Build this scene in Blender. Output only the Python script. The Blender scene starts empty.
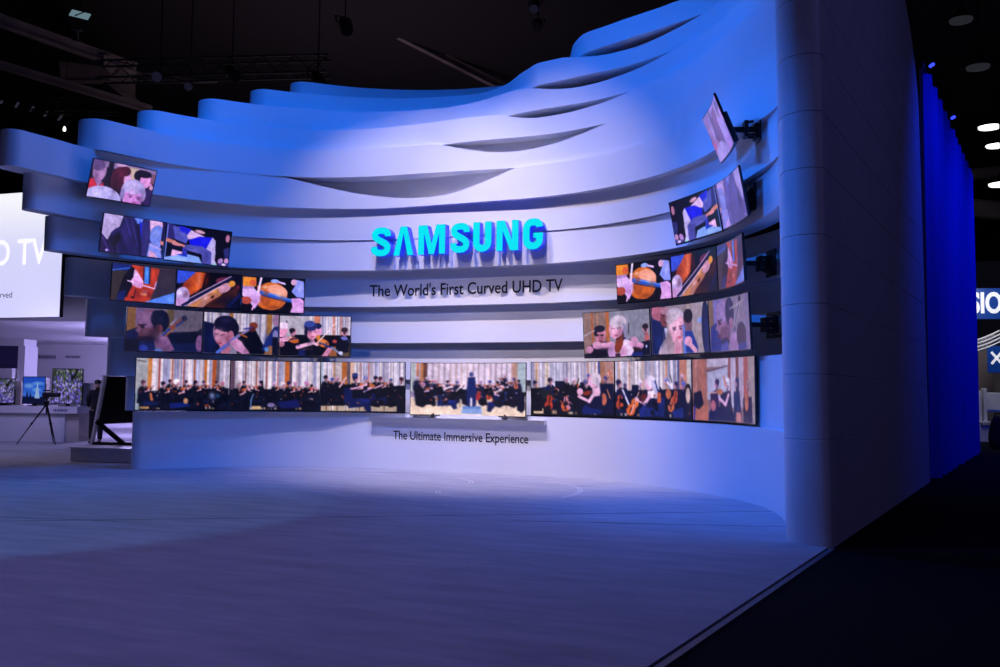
import bpy, bmesh, math, random
import numpy as np
from mathutils import Vector, Matrix

# ------------------------------------------------------------------ scene, camera, world, exposure
SC = bpy.context.scene
COL = SC.collection
SC.view_settings.view_transform = 'Standard'
SC.view_settings.look = 'None'
SC.view_settings.gamma = 1.0
SC.view_settings.use_curve_mapping = False
SC.view_settings.exposure = 0.0

YAW, PITCH, ROLL, FPX = math.radians(20.5), 0.06346405, 0.01148055, 900.0
CAM = Vector((6.91063, -12.62965, 1.6))
_f = Vector((-math.sin(YAW) * math.cos(PITCH), math.cos(YAW) * math.cos(PITCH), math.sin(PITCH)))
_r0 = Vector((math.cos(YAW), math.sin(YAW), 0))
_u0 = _r0.cross(_f)
_r = _r0 * math.cos(ROLL) + _u0 * math.sin(ROLL)
_u = _u0 * math.cos(ROLL) - _r0 * math.sin(ROLL)
cam_data = bpy.data.cameras.new('camera')
cam_data.sensor_width = 36.0
cam_data.lens = FPX / 1000.0 * 36.0
cam_data.clip_end = 300
cam = bpy.data.objects.new('camera', cam_data)
cam.matrix_world = Matrix(((_r.x, _u.x, -_f.x, CAM.x), (_r.y, _u.y, -_f.y, CAM.y), (_r.z, _u.z, -_f.z, CAM.z), (0, 0, 0, 1)))
COL.objects.link(cam)
SC.camera = cam

def at(px, py, depth):
    """the point of the place that lies at this distance along the view axis"""
    return CAM + (_f + _r * ((px - 500) / FPX) + _u * ((333.5 - py) / FPX)) * depth

world = bpy.data.worlds.new('hall_darkness')
SC.world = world
world.use_nodes = True
world.node_tree.nodes['Background'].inputs[0].default_value = (0.22, 0.20, 0.42, 1)
world.node_tree.nodes['Background'].inputs[1].default_value = 0.010

def lamp(kind, name, loc, target, energy, color, size=0.3, spot=60, blend=0.6, size_y=None):
    d = bpy.data.lights.new(name, kind)
    d.energy = energy
    d.color = color
    if kind == 'SPOT':
        d.spot_size = math.radians(spot)
        d.spot_blend = blend
        d.shadow_soft_size = size
    elif kind == 'AREA':
        d.size = size
        if size_y:
            d.shape = 'RECTANGLE'
            d.size_y = size_y
    else:
        d.shadow_soft_size = size
    o = bpy.data.objects.new(name, d)
    o.location = loc
    if target is not None:
        o.rotation_euler = (Vector(target) - Vector(loc)).to_track_quat('-Z', 'Y').to_euler()
    COL.objects.link(o)
    return o

BLUE = (0.012, 0.165, 1.0)
LILAC = (0.97, 0.81, 0.88)
# white-ish profile spots on the middle of the wall, blue floods along the whole arc (all hang from the rig above the frame)
lamp('SPOT', 'spot_light', (-1.4, -1.6, 12.0), (-0.2, 3.6, 2.3), 2950, LILAC, 0.08, 50, 1.0)
lamp('SPOT', 'spot_light', (1.6, -1.6, 12.0), (1.4, 3.4, 2.0), 2850, LILAC, 0.08, 48, 1.0)
for _x, _ax, _ay in ((-1.8, -0.6, 3.6), (1.2, 1.3, 3.6), (4.4, 3.1, 3.1)):
    lamp('SPOT', 'band_light', (_x, -5.5, 10.0), (_ax, _ay, 2.2), 1250, (0.90, 0.78, 0.97), 0.08, 23, 1.0)
lamp('SPOT', 'cross_light', (-3.0, -7.0, 9.5), (5.7, 0.2, 2.4), 4300, BLUE, 0.08, 36, 0.7)
lamp('SPOT', 'cross_light', (5.0, -7.0, 9.5), (-2.6, 2.9, 1.4), 2100, BLUE, 0.08, 32, 0.9)
for _w, _rad, _e, _tz in ((-74, 3.2, 1000, 5.7), (-46, 2.8, 560, 4.9), (-22, 1.0, 1250, 4.4), (6, 2.0, 640, 4.4), (30, 2.0, 900, 4.3), (55, 2.6, 950, 4.4), (80, 2.6, 900, 3.6)):
    _a = math.radians(_w)
    lamp('SPOT', 'flood_light', (_rad * math.sin(_a), -1.95 + _rad * math.cos(_a), 11.6),
         (6.0 * math.sin(_a), -1.8 + 5.3 * math.cos(_a), _tz), _e, BLUE, 0.2, 80, 1.0)
lamp('SPOT', 'carpet_light', (-6.0, -9.0, 11.0), (-3.4, -4.4, 0), 1250, (0.12, 0.40, 1.0), 0.08, 36, 0.2)
_hg = lamp('AREA', 'hall_fill', (0.0, -14.0, 13.0), (0.5, -8.0, 0), 150, (0.34, 0.31, 1.0), 9.0, size_y=9.0)  # added unseen fill light, lifts the carpet before the wall
_hg.data.spread = math.radians(75)
lamp('AREA', 'aisle_fill', (16.0, -4.0, 9.0), (8.0, 2.0, 2.0), 80, (0.26, 0.25, 1.0), 5.0, size_y=5.0)  # added fill from the aisle side, brightens the end panel
lamp('AREA', 'ceiling_fill', (-10.0, 16.0, 7.0), (-10.0, 18.0, 16), 130, (1.0, 0.72, 0.80), 8.0, size_y=8.0)  # added uplight hidden behind the display wall, brightens girders and ceiling
for _y in (8.0, 12.5, 17.0):
    lamp('SPOT', 'curtain_light', (12.4 + 0.2 * (_y - 8), _y - 2.5, 9.5), (8.9 + 0.2 * (_y - 8), _y, 4.0), 900, (0.003, 0.035, 1.0), 0.2, 90, 1.0)
lamp('AREA', 'room_fill', at(-45, 300, 19.5), at(95, 430, 21.5), 45, (0.62, 0.54, 1.0), 1.5, size_y=1.0)  # added fill outside the frame, brightens the tilted display and plinth
lamp('AREA', 'room_fill', at(20, 330, 23.0), at(25, 410, 25.5), 36, (0.52, 0.46, 1.0), 2.0, size_y=0.6)  # added fill in front of the counter, not a fixture of the room
lamp('POINT', 'room_fill', at(135, 372, 29), None, 300, (0.50, 0.43, 1.0), 0.3)  # added fill point hidden behind the display wall, brightens the showroom soffit
lamp('POINT', 'room_fill', at(150, 365, 37), None, 480, (0.50, 0.43, 1.0), 0.3)  # deeper added fill point, also hidden behind the display wall
lamp('AREA', 'booth_light', at(985, 250, 31), at(992, 380, 34), 160, (0.9, 0.9, 1.0), 3.0, size_y=3.0)

# ------------------------------------------------------------------ materials
def srgb(r, g, b):
    def c(v):
        v /= 255.0
        return v / 12.92 if v <= 0.04045 else ((v + 0.055) / 1.055) ** 2.4
    return (c(r), c(g), c(b), 1.0)

def mat(name, col, rough=0.6, metal=0.0, emit=None, strength=0.0, noise=None, bump=None, spec=0.5):
    m = bpy.data.materials.new(name)
    m.use_nodes = True
    nt = m.node_tree
    b = nt.nodes['Principled BSDF']
    b.inputs['Base Color'].default_value = col
    b.inputs['Roughness'].default_value = rough
    b.inputs['Metallic'].default_value = metal
    b.inputs['Specular IOR Level'].default_value = spec
    if emit:
        b.inputs['Emission Color'].default_value = emit
        b.inputs['Emission Strength'].default_value = strength
    tc = None
    if noise or bump:
        tc = nt.nodes.new('ShaderNodeTexCoord')
    if noise:
        scale, amount = noise
        n = nt.nodes.new('ShaderNodeTexNoise')
        n.inputs['Scale'].default_value = scale
        n.inputs['Detail'].default_value = 6
        nt.links.new(tc.outputs['Object'], n.inputs['Vector'])
        r = nt.nodes.new('ShaderNodeValToRGB')
        r.color_ramp.elements[0].position = 0.3
        r.color_ramp.elements[1].position = 0.7
        r.color_ramp.elements[0].color = tuple(c * (1 - amount) for c in col[:3]) + (1,)
        r.color_ramp.elements[1].color = tuple(min(1, c * (1 + amount)) for c in col[:3]) + (1,)
        nt.links.new(n.outputs['Fac'], r.inputs['Fac'])
        nt.links.new(r.outputs['Color'], b.inputs['Base Color'])
    if bump:
        scale, amount = bump
        n = nt.nodes.new('ShaderNodeTexNoise')
        n.inputs['Scale'].default_value = scale
        n.inputs['Detail'].default_value = 4
        nt.links.new(tc.outputs['Object'], n.inputs['Vector'])
        bp = nt.nodes.new('ShaderNodeBump')
        bp.inputs['Strength'].default_value = amount
        bp.inputs['Distance'].default_value = 0.02
        nt.links.new(n.outputs['Fac'], bp.inputs['Height'])
        nt.links.new(bp.outputs['Normal'], b.inputs['Normal'])
    return m

M = {}
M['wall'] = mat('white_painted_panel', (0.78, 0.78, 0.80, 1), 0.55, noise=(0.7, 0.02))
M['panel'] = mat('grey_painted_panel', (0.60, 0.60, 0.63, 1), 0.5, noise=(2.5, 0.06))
M['black'] = mat('black_plastic', (0.008, 0.008, 0.010, 1), 0.35)
M['black_metal'] = mat('black_metal', (0.012, 0.012, 0.014, 1), 0.4, 0.6)
M['bezel'] = mat('dark_bezel', (0.010, 0.010, 0.013, 1), 0.25)
M['lettering'] = mat('black_vinyl', (0.006, 0.006, 0.012, 1), 0.5)
M['sign_face'] = mat('cyan_lit_acrylic', (0, 0, 0, 1), 0.3, emit=srgb(0, 228, 244), strength=1.0)
M['sign_side'] = mat('blue_lit_acrylic', (0.02, 0.05, 0.5, 1), 0.3, emit=srgb(25, 50, 205), strength=0.75)
M['steel'] = mat('brushed_steel', (0.62, 0.62, 0.66, 1), 0.32, 0.7)
M['ceiling'] = mat('ceiling_black', (0.030, 0.026, 0.030, 1), 0.9)
M['girder'] = mat('girder_paint', (0.30, 0.25, 0.25, 1), 0.7, noise=(1.0, 0.3))
M['rig'] = mat('rig_black', (0.020, 0.020, 0.024, 1), 0.5, 0.3)
M['white'] = mat('white_laminate', (0.72, 0.70, 0.74, 1), 0.5)
M['cream'] = mat('cream_laminate', (0.55, 0.47, 0.44, 1), 0.55)
M['purple'] = mat('dark_violet_panel', (0.06, 0.05, 0.16, 1), 0.6)
M['floor_dark'] = mat('dark_carpet', (0.004, 0.004, 0.007, 1), 0.95, bump=(120, 0.4), spec=0.1)
M['edge'] = mat('grey_edge_strip', (0.11, 0.11, 0.14, 1), 0.5)
M['lamp_white'] = mat('lamp_glow', (0, 0, 0, 1), 0.5, emit=(1.0, 0.97, 0.95, 1), strength=3.0)
M['lamp_dim'] = mat('lamp_dim', (0.03, 0.03, 0.04, 1), 0.5, emit=(0.5, 0.55, 0.7, 1), strength=0.03)
M['lamp_warm'] = mat('lamp_warm', (0, 0, 0, 1), 0.5, emit=(1.0, 0.9, 0.7, 1), strength=3.0)
M['lamp_blue'] = mat('lamp_blue', (0, 0, 0, 1), 0.5, emit=(0.03, 0.05, 1.0, 1), strength=2.0)
M['dark_lens'] = mat('dark_lens', (0.03, 0.03, 0.05, 1), 0.1, emit=srgb(60, 60, 90), strength=0.15)
M['lens'] = mat('lens_glass', (0.02, 0.03, 0.04, 1), 0.1, emit=srgb(140, 175, 190), strength=0.45)
M['booth_white'] = mat('booth_white', (0.62, 0.62, 0.62, 1), 0.5)
M['booth_blue'] = mat('booth_blue', (0.01, 0.06, 0.30, 1), 0.4, emit=srgb(8, 40, 110), strength=0.35)
M['sign_white'] = mat('sign_white', (0.7, 0.7, 0.7, 1), 0.4, emit=(0.9, 0.9, 0.95, 1), strength=0.55)
M['cloth_black'] = mat('black_cloth', (0.008, 0.007, 0.012, 1), 0.9)
M['skin'] = mat('skin', (0.40, 0.22, 0.16, 1), 0.55)
M['hair'] = mat('dark_hair', (0.012, 0.008, 0.006, 1), 0.6)

def carpet_material():
    m = mat('pale_carpet', (0.42, 0.41, 0.44, 1), 0.95, spec=0.1)
    nt = m.node_tree
    b = nt.nodes['Principled BSDF']
    tc = nt.nodes.new('ShaderNodeTexCoord')
    mp = nt.nodes.new('ShaderNodeMapping')
    mp.inputs['Scale'].default_value = (0.6, 2.4, 1)
    mp.inputs['Rotation'].default_value = (0, 0, 0.35)
    nt.links.new(tc.outputs['Object'], mp.inputs['Vector'])
    n = nt.nodes.new('ShaderNodeTexNoise')
    n.inputs['Scale'].default_value = 1.6
    n.inputs['Detail'].default_value = 9
    n.inputs['Roughness'].default_value = 0.68
    nt.links.new(mp.outputs['Vector'], n.inputs['Vector'])
    r = nt.nodes.new('ShaderNodeValToRGB')
    r.color_ramp.elements[0].position = 0.30
    r.color_ramp.elements[1].position = 0.72
    r.color_ramp.elements[0].color = (0.34, 0.33, 0.36, 1)
    r.color_ramp.elements[1].color = (0.50, 0.49, 0.53, 1)
    nt.links.new(n.outputs['Fac'], r.inputs['Fac'])
    nt.links.new(r.outputs['Color'], b.inputs['Base Color'])
    n2 = nt.nodes.new('ShaderNodeTexNoise')
    n2.inputs['Scale'].default_value = 55
    n2.inputs['Detail'].default_value = 3
    nt.links.new(tc.outputs['Object'], n2.inputs['Vector'])
    bp = nt.nodes.new('ShaderNodeBump')
    bp.inputs['Strength'].default_value = 0.35
    bp.inputs['Distance'].default_value = 0.02
    nt.links.new(n2.outputs['Fac'], bp.inputs['Height'])
    nt.links.new(bp.outputs['Normal'], b.inputs['Normal'])
    return m
M['carpet'] = carpet_material()

def curtain_material():
    m = mat('blue_drape', (0.05, 0.07, 0.55, 1), 0.85, spec=0.1, bump=(60, 0.2))
    return m
M['curtain'] = curtain_material()

def screen_material(name, strength):
    m = bpy.data.materials.new(name)
    m.use_nodes = True
    nt = m.node_tree
    b = nt.nodes['Principled BSDF']
    b.inputs['Base Color'].default_value = (0.01, 0.01, 0.012, 1)
    b.inputs['Roughness'].default_value = 0.28
    a = nt.nodes.new('ShaderNodeAttribute')
    a.attribute_name = 'picture'
    nt.links.new(a.outputs['Color'], b.inputs['Emission Color'])
    b.inputs['Emission Strength'].default_value = strength
    return m
M['screen'] = screen_material('lit_screen', 0.95)

# ------------------------------------------------------------------ mesh helpers
class MB:
    """collects shapes for ONE mesh object"""
    def __init__(self):
        self.v, self.f, self.sm = [], [], []
    def add(self, verts, faces, smooth=False, mtx=None):
        n = len(self.v)
        self.v += [tuple(mtx @ Vector(p)) if mtx else tuple(p) for p in verts]
        self.f += [tuple(i + n for i in q) for q in faces]
        self.sm += [smooth] * len(faces)
        return self
    def box(self, c, s, mtx=None, bev=0.0):
        bm = bmesh.new()
        bmesh.ops.create_cube(bm, size=1)
        bmesh.ops.scale(bm, vec=s, verts=bm.verts)
        if bev > 0:
            bmesh.ops.bevel(bm, geom=bm.edges[:], offset=min(bev, 0.45 * min(s)), segments=2, affect='EDGES', profile=0.6)
        bmesh.ops.translate(bm, vec=c, verts=bm.verts)
        bm.verts.index_update()
        self.add([v.co[:] for v in bm.verts], [[v.index for v in f.verts] for f in bm.faces], False, mtx)
        bm.free()
        return self
    def bar(self, a, b, w, h=None, up=(0, 0, 1)):
        """square bar from a to b"""
        a, b = Vector(a), Vector(b)
        d = (b - a).normalized()
        s = d.cross(Vector(up))
        if s.length < 1e-4:
            s = d.cross(Vector((1, 0, 0)))
        s.normalize()
        t = s.cross(d)
        h = h or w
        vs = [p + s * (i * w / 2) + t * (j * h / 2) for p in (a, b) for i, j in ((-1, -1), (1, -1), (1, 1), (-1, 1))]
        return self.add(vs, [(0, 3, 2, 1), (4, 5, 6, 7), (0, 1, 5, 4), (1, 2, 6, 5), (2, 3, 7, 6), (3, 0, 4, 7)])
    def tube(self, pts, radii, n=10, cap=True):
        pts = [Vector(p) for p in pts]
        if not hasattr(radii, '__len__'):
            radii = [radii] * len(pts)
        vs, fs = [], []
        for i, p in enumerate(pts):
            d = (pts[min(i + 1, len(pts) - 1)] - pts[max(i - 1, 0)]).normalized()
            s = d.cross(Vector((0, 0, 1)))
            if s.length < 1e-3:
                s = d.cross(Vector((1, 0, 0)))
            s.normalize()
            t = s.cross(d)
            for k in range(n):
                a = 2 * math.pi * k / n
                vs.append(p + (s * math.cos(a) + t * math.sin(a)) * radii[i])
        for i in range(len(pts) - 1):
            for k in range(n):
                fs.append((i * n + k, i * n + (k + 1) % n, (i + 1) * n + (k + 1) % n, (i + 1) * n + k))
        if cap:
            fs.append(tuple(range(n))[::-1])
            fs.append(tuple((len(pts) - 1) * n + k for k in range(n)))
        return self.add(vs, fs, True)
    def prism(self, pts2, y0, y1, mtx=None):
        """outline in x,z pushed from y0 to y1"""
        n = len(pts2)
        vs = [(x, y0, z) for x, z in pts2] + [(x, y1, z) for x, z in pts2]
        fs = [tuple(range(n)), tuple(range(2 * n - 1, n - 1, -1))]
        fs += [(i, i + n, (i + 1) % n + n, (i + 1) % n) for i in range(n)]
        return self.add(vs, fs, False, mtx)
    def build(self, name, material, parent=None, angle=40, loc=None):
        me = bpy.data.meshes.new(name)
        me.from_pydata(self.v, [], self.f)
        me.update()
        bm = bmesh.new()
        bm.from_mesh(me)
        bmesh.ops.recalc_face_normals(bm, faces=bm.faces)
        lim = math.radians(angle)
        for f, s in zip(bm.faces, self.sm):
            f.smooth = s
        for e in bm.edges:
            if len(e.link_faces) == 2 and e.calc_face_angle(0) > lim:
                e.smooth = False
        bm.to_mesh(me)
        bm.free()
        me.materials.append(material)
        o = bpy.data.objects.new(name, me)
        COL.objects.link(o)
        if parent is not None:
            o.parent = parent
        if loc is not None:
            o.location = loc
        return o

def tag(o, label=None, cat=None, group=None, kind=None):
    if label: o['label'] = label
    if cat: o['category'] = cat
    if group: o['group'] = group
    if kind: o['kind'] = kind
    return o

def empty(name, loc=(0, 0, 0), rz=0.0):
    o = bpy.data.objects.new(name, None)
    o.empty_display_size = 0.1
    o.location = loc
    o.rotation_euler = (0, 0, rz)
    COL.objects.link(o)
    return o

def interp(tab, x):
    xs = [p[0] for p in tab]
    ys = [p[1] for p in tab]
    if x <= xs[0]: return ys[0]
    if x >= xs[-1]: return ys[-1]
    for i in range(len(xs) - 1):
        if x <= xs[i + 1]:
            break
    def slope(k):
        if k <= 0 or k >= len(xs) - 1: return 0.0
        a = (ys[k] - ys[k - 1]) / (xs[k] - xs[k - 1])
        b = (ys[k + 1] - ys[k]) / (xs[k + 1] - xs[k])
        return 0.0 if a * b <= 0 else 2 * a * b / (a + b)
    h = xs[i + 1] - xs[i]
    t = (x - xs[i]) / h
    t2, t3 = t * t, t * t * t
    return (ys[i] * (2 * t3 - 3 * t2 + 1) + ys[i + 1] * (3 * t2 - 2 * t3) + slope(i) * h * (t3 - 2 * t2 + t) + slope(i + 1) * h * (t3 - t2))

# ------------------------------------------------------------------ the ground
fl = MB().add([(-60, -40, 0), (70, -40, 0), (70, 90, 0), (-60, 90, 0)], [(0, 1, 2, 3)]).build('floor', M['floor_dark'])
tag(fl, kind='structure')

def edge_x(y):
    return 6.93 + 0.1965 * (y + 1.97)

carp = empty('stage_carpet', (0, 0, 0))
tag(carp, 'pale short-pile carpet spread over the floor in front of the curved wall', 'carpet')
sm = MB()
for (x0, y0, x1, y1) in ((-6.0, -7.0, 6.2, 0.2), (-6.0, -5.2, -1.0, -4.2), (3.2, -2.2, 6.6, -1.2), (-12, -6.2, -3, -5.1)):
    sm.bar((x0, y0, 0.0225), (x1, y1, 0.0225), 0.016, 0.003)
sm.build('seam', mat('carpet_seam', (0.13, 0.13, 0.15, 1), 0.95), carp)
es = MB()
es.bar((edge_x(-30) + 0.05, -30, 0.008), (edge_x(-2.6) + 0.05, -2.6, 0.008), 0.05, 0.016)
es.build('edge_strip', M['edge'], carp)
M['lifted'] = mat('lifted_pile', (0.62, 0.60, 0.64, 1), 0.95)
for (cx, cy, r, a0, a1) in ((0.2, 1.2, 0.9, 20, 95), (2.0, 0.9, 1.1, -20, 80), (1.7, 0.8, 0.7, 200, 300)):
    wm = MB()
    for dr in (0, 0.05):
        pts = [(cx + (r + dr) * math.cos(math.radians(a)), cy + (r + dr) * 1.4 * math.sin(math.radians(a))) for a in np.linspace(a0, a1, 16)]
        for i in range(15):
            wm.bar((pts[i][0], pts[i][1], 0.0222), (pts[i + 1][0], pts[i + 1][1], 0.0222), 0.018, 0.002)
    wm.build('brush_mark', M['lifted'], carp)

# ------------------------------------------------------------------ the curved display wall, built of stacked ribbons
CX, CY, FLAT = 1.15, -1.95, 12.0
def wpos(w, R):
    """w: degrees along the wall (the middle 24 are straight), R: distance of the face from the arc's centre"""
    if abs(w) <= FLAT:
        return (w / FLAT * CX, CY + R)
    s = 1 if w > 0 else -1
    a = math.radians(abs(w) - FLAT)
    return (s * (CX + R * math.sin(a)), CY + R * math.cos(a))
cb = MB()
_pl = [(-40, -30), (-40, 20), (-9.5, 20)] + [wpos(w, 5.402) for w in np.arange(-67.0, 88.1, 3.0)] + [(6.44, -2.0), (6.44, -2.35), (6.60, -2.50), (6.80, -2.50), (edge_x(-2.6), -2.6), (edge_x(-30), -30)]
N = len(_pl)
cb.add([(x, y, 0.0) for x, y in _pl] + [(x, y, 0.022) for x, y in _pl], [tuple(range(N, 2 * N))] + [(i, (i + 1) % N, (i + 1) % N + N, i + N) for i in range(N)])
cb.build('pile', M['carpet'], carp)

def spos(s, R):
    """s: metres along the wall from its middle"""
    if abs(s) <= CX:
        return (s, CY + R)
    return wpos(math.copysign(FLAT + math.degrees((abs(s) - CX) / R), s), R)

def lean(c, ln, out=0.0):
    tab = []
    for w in range(-102, 103, 6):
        th = max(0, abs(w) - FLAT)
        R = c - ln * min(1, th / 65.0) ** 1.5
        if w > 72:
            R = R + (5.25 - R) * min(1, (w - 72) / 20.0)
        if w < -78:
            R -= out * min(1, (-78 - w) / 12.0)
        tab.append((w, R))
    return tab

RT = {
    'r0': lean(5.41, 0), 'r0b': [(w, R if w < 54 else R + (5.50 - R) * min(1, (w - 54) / 14.0)) for w, R in lean(6.34, 0)], 'r1': lean(6.22, 0), 'r2': lean(6.03, 0), 'r3': lean(5.84, 0),
    'r4': lean(5.565, .30, .1), 'r5': lean(5.55, .43, .15), 'r6': [(w, R + 0.05 * math.exp(-((w + 14) / 22.0) ** 2)) for w, R in lean(5.40, .45, .15)],
    'r7': [(-102, 4.9), (-84, 4.80), (-60, 5.08), (-46, 5.23), (-30, 5.29), (-14, 5.29), (0, 5.39), (11, 5.46), (24, 5.42), (40, 5.32), (55, 5.19), (70, 5.08), (92, 5.25)],
    'r8': [(-84, 5.1), (-72, 5.15), (-51, 5.36), (-25, 5.5), (-8, 5.45), (4, 5.36), (18, 5.40), (32, 5.38), (40, 5.335), (55, 5.22), (70, 5.12), (92, 5.25)],
    'r9': [(-72, 5.3), (-60, 5.34), (-47, 5.48), (-36, 5.6), (-19, 5.9), (-6, 6.0), (3, 5.82), (13, 5.42), (20, 5.34), (28, 5.38), (40, 5.40), (60, 5.35), (75, 5.25), (92, 5.25)],
    'r10': [(-60, 5.7), (-47, 5.75), (-36, 5.95), (-12, 6.5), (-2, 6.6), (6, 6.3), (13, 5.65), (18, 5.32), (28, 5.27), (36, 5.36), (45, 5.42), (62, 5.5), (92, 5.35)],
    'r11': [(-45, 6.1), (-36, 6.3), (-25, 6.7), (-5, 7.25), (6, 7.3), (14, 7.0), (19, 6.4), (24, 5.6), (29, 5.28), (37, 5.24), (48, 5.36), (62, 5.65), (92, 5.5)],
}
def bump(w, a, p, b):
    if w <= a or w >= b: return 0.0
    t = (w - a) / (p - a) if w < p else (b - w) / (b - p)
    return math.sin(t * math.pi / 2) ** 1.15
# (lower edge, upper edge, end of the ribbon in degrees, hollow scooped from its upper edge: from, deepest, to, depth)
RB = {
    'r0':  (0.0, 1.12, -67.9, None), 'r0b': (1.12, 1.81, -67.3, None), 'r1': (1.81, 2.56, -70.9, None), 'r2': (2.56, 3.30, -75.3, None),
    'r3': (3.30, 4.02, -79.8, None), 'r4': (4.02, 4.63, -86.7, None), 'r5': (4.64, 5.27, -92.6, None),
    'r6': (5.27, 5.90, -98.2, (-40, -7, 13, 0.46)), 'r7': (5.90, 6.47, -81.6, (-5, 11, 33, 0.25)), 'r8': (6.47, 6.95, -69.1, (8, 18, 42, 0.14)),
    'r9': (6.95, 7.42, -57.2, (14, 26, 52, 0.16)), 'r10': (7.42, 7.85, -47.2, (23, 34, 60, 0.13)), 'r11': (7.85, 8.22, -39.9, None),
}
def wall_R(z, w):
    for k, (zb, zt, e, sc) in RB.items():
        if zb <= z < zt:
            return interp(RT[k], w)
    return 5.3

def ribbon(k, parent):
    T = .8 if k in ('r7', 'r8', 'r9', 'r10', 'r11') else .45 if k == 'r6' else .32
    zb, zt, end, sc = RB[k]
    ws = [end + d * T / .32 for d in (0.0, .02, .05, .1, .15, .3, .5, .75, 1.0, 1.25, 1.6, 2.0)]
    w = ws[-1] + 1.0
    while w < 91.0:
        ws.append(w)
        w += 1.5
    ws.append(91.0)
    rho = T / 2
    vs, fs, smo = [], [], []
    n = len(ws)
    for w in ws:
        R = interp(RT[k], w)
        d = math.radians(w - end) * R
        rho = (T + (.32 - T) * min(1, max(0, w + 5) / 45.0)) / 2
        h = rho * math.sqrt(max(0.0, 1 - (1 - min(1, d / rho)) ** 2)) + 0.002
        mid = R + rho
        if k == 'r0b':
            zt = 1.81 + .33 * min(1, max(0, (w - 66) / 3.0))
        top = zt - (sc[3] * bump(w, *sc[:3]) if sc else 0)
        pi, po = wpos(w, mid - h), wpos(w, mid + h)
        vs += [(pi[0], pi[1], zb), (pi[0], pi[1], top), (po[0], po[1], top), (po[0], po[1], zb)]
    for i in range(n - 1):
        for j in range(4):
            fs.append((4 * i + j, 4 * i + (j + 1) % 4, 4 * i + 4 + (j + 1) % 4, 4 * i + 4 + j))
    fs.append((3, 2, 1, 0))
    fs.append(tuple(4 * (n - 1) + j for j in range(4)))
    mb = MB()
    mb.add(vs, fs, True)
    return mb.build('base_wall' if k == 'r0' else 'wall_band', M['wall'], parent, angle=35)

wall_root = empty('display_wall', (0, 3.5, 0))
tag(wall_root, 'tall concave white wall of stacked wavy bands carrying all the curved televisions', 'display wall')
def par(o):
    o.parent = wall_root
    o.matrix_parent_inverse = Matrix.Translation((0, -3.5, 0))
    return o
for k in RB:
    par(ribbon(k, None))
# closed back of the hollows between the upper bands
bk = MB()
_ws = [w for w in np.arange(-60, 90.1, 3)]
_vs, _fs = [], []
for w in _ws:
    for R in (max(interp(RT['r7'], w), interp(RT['r8'], w)) + 0.28, max(interp(RT['r7'], w), interp(RT['r8'], w)) + 0.40):
        p = wpos(w, R)
        _vs += [(p[0], p[1], 5.3), (p[0], p[1], 6.9)]
for i in range(len(_ws) - 1):
    a, b = 4 * i, 4 * i + 4
    _fs += [(a, a + 1, b + 1, b), (a + 2, b + 2, b + 3, a + 3), (a + 1, a + 3, b + 3, b + 1), (a, b, b + 2, a + 2)]
_fs += [(0, 2, 3, 1), (len(_vs) - 4, len(_vs) - 3, len(_vs) - 1, len(_vs) - 2)]
par(bk.add(_vs, _fs, True).build('backing', M['wall'], None))

def smooth_path(pts, m=4):
    P = [Vector(p) for p in pts]
    out = []
    for i in range(len(P) - 1):
        p0, p1, p2, p3 = P[max(0, i - 1)], P[i], P[i + 1], P[min(len(P) - 1, i + 2)]
        for j in range(m):
            t = j / m
            out.append(0.5 * (2 * p1 + (p2 - p0) * t + (2 * p0 - 5 * p1 + 4 * p2 - p3) * t * t + (3 * p1 - p0 - 3 * p2 + p3) * t ** 3))
    out.append(P[-1])
    return out

# thick end panel with a rounded nose, jointed at the same heights as the bands
def end_panel():
    line = lambda t: (6.83 + 0.1930 * t, -2.50 + 0.9812 * t)
    inner = lambda t: (line(t)[0] - 0.55, line(t)[1] + 0.11)
    nose = [tuple(p) for p in smooth_path([(6.47, -1.55), (6.39, -1.80), (6.35, -2.02), (6.345, -2.20), (6.38, -2.37), (6.45, -2.49), (6.55, -2.565), (6.66, -2.59), (6.75, -2.575), (6.805, -2.54)], 4)]
    L = 8.60
    ts = [0.0, 0.3, 0.8, 1.5, 2.5, 3.5, 4.5, 5.0, 5.5, 6.0, 6.5, 7.0, 7.4, 7.8, 8.1, 8.35, 8.5, 8.58, L]
    cuts = [1.12, 1.81, 2.56, 3.30, 4.02, 4.64, 5.27, 5.90, 6.46, 6.95, 7.42, 7.85, 8.3, 8.8]
    zs = [0.0]
    for c in cuts:
        zs += [c - 0.008, c, c + 0.008]
    zs += [9.1, 9.35]
    def tend(z):
        if z <= 6.9: return L
        q = min(1.0, (z - 6.9) / 2.55)
        return L - 5.6 * (1 - math.sqrt(max(0.0, 1 - q * q)))
    vs, fs = [], []
    rows = []
    for z in zs:
        groove = 0.010 if z in cuts else 0.0
        te = tend(z)
        k = te / L
        out = []
        for i, (x, y) in enumerate(nose):
            j0, j1 = nose[max(0, i - 1)], nose[min(len(nose) - 1, i + 1)]
            dx, dy = j1[0] - j0[0], j1[1] - j0[1]
            l = math.hypot(dx, dy)
            out.append((x - dy / l * groove, y + dx / l * groove, z))
        for t in ts:
            x, y = line(t * k)
            out.append((x - 0.98 * groove * 0.6, y + 0.19 * groove * 0.6, z))
        x, y = inner(te - 0.25)
        out.append((x, y, z))
        out.append((inner(0.9)[0], inner(0.9)[1], z))
        rows.append([(x + 0.03 - 0.011 * z, y, z) for x, y, z in out])
    n = len(rows[0])
    for r in rows:
        vs += r
    for i in range(len(rows) - 1):
        for j in range(n):
            fs.append((i * n + j, i * n + (j + 1) % n, (i + 1) * n + (j + 1) % n, (i + 1) * n + j))
    fs.append(tuple(range(n))[::-1])
    fs.append(tuple((len(rows) - 1) * n + j for j in range(n)))
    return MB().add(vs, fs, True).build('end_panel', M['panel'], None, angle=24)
par(end_panel())

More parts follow.
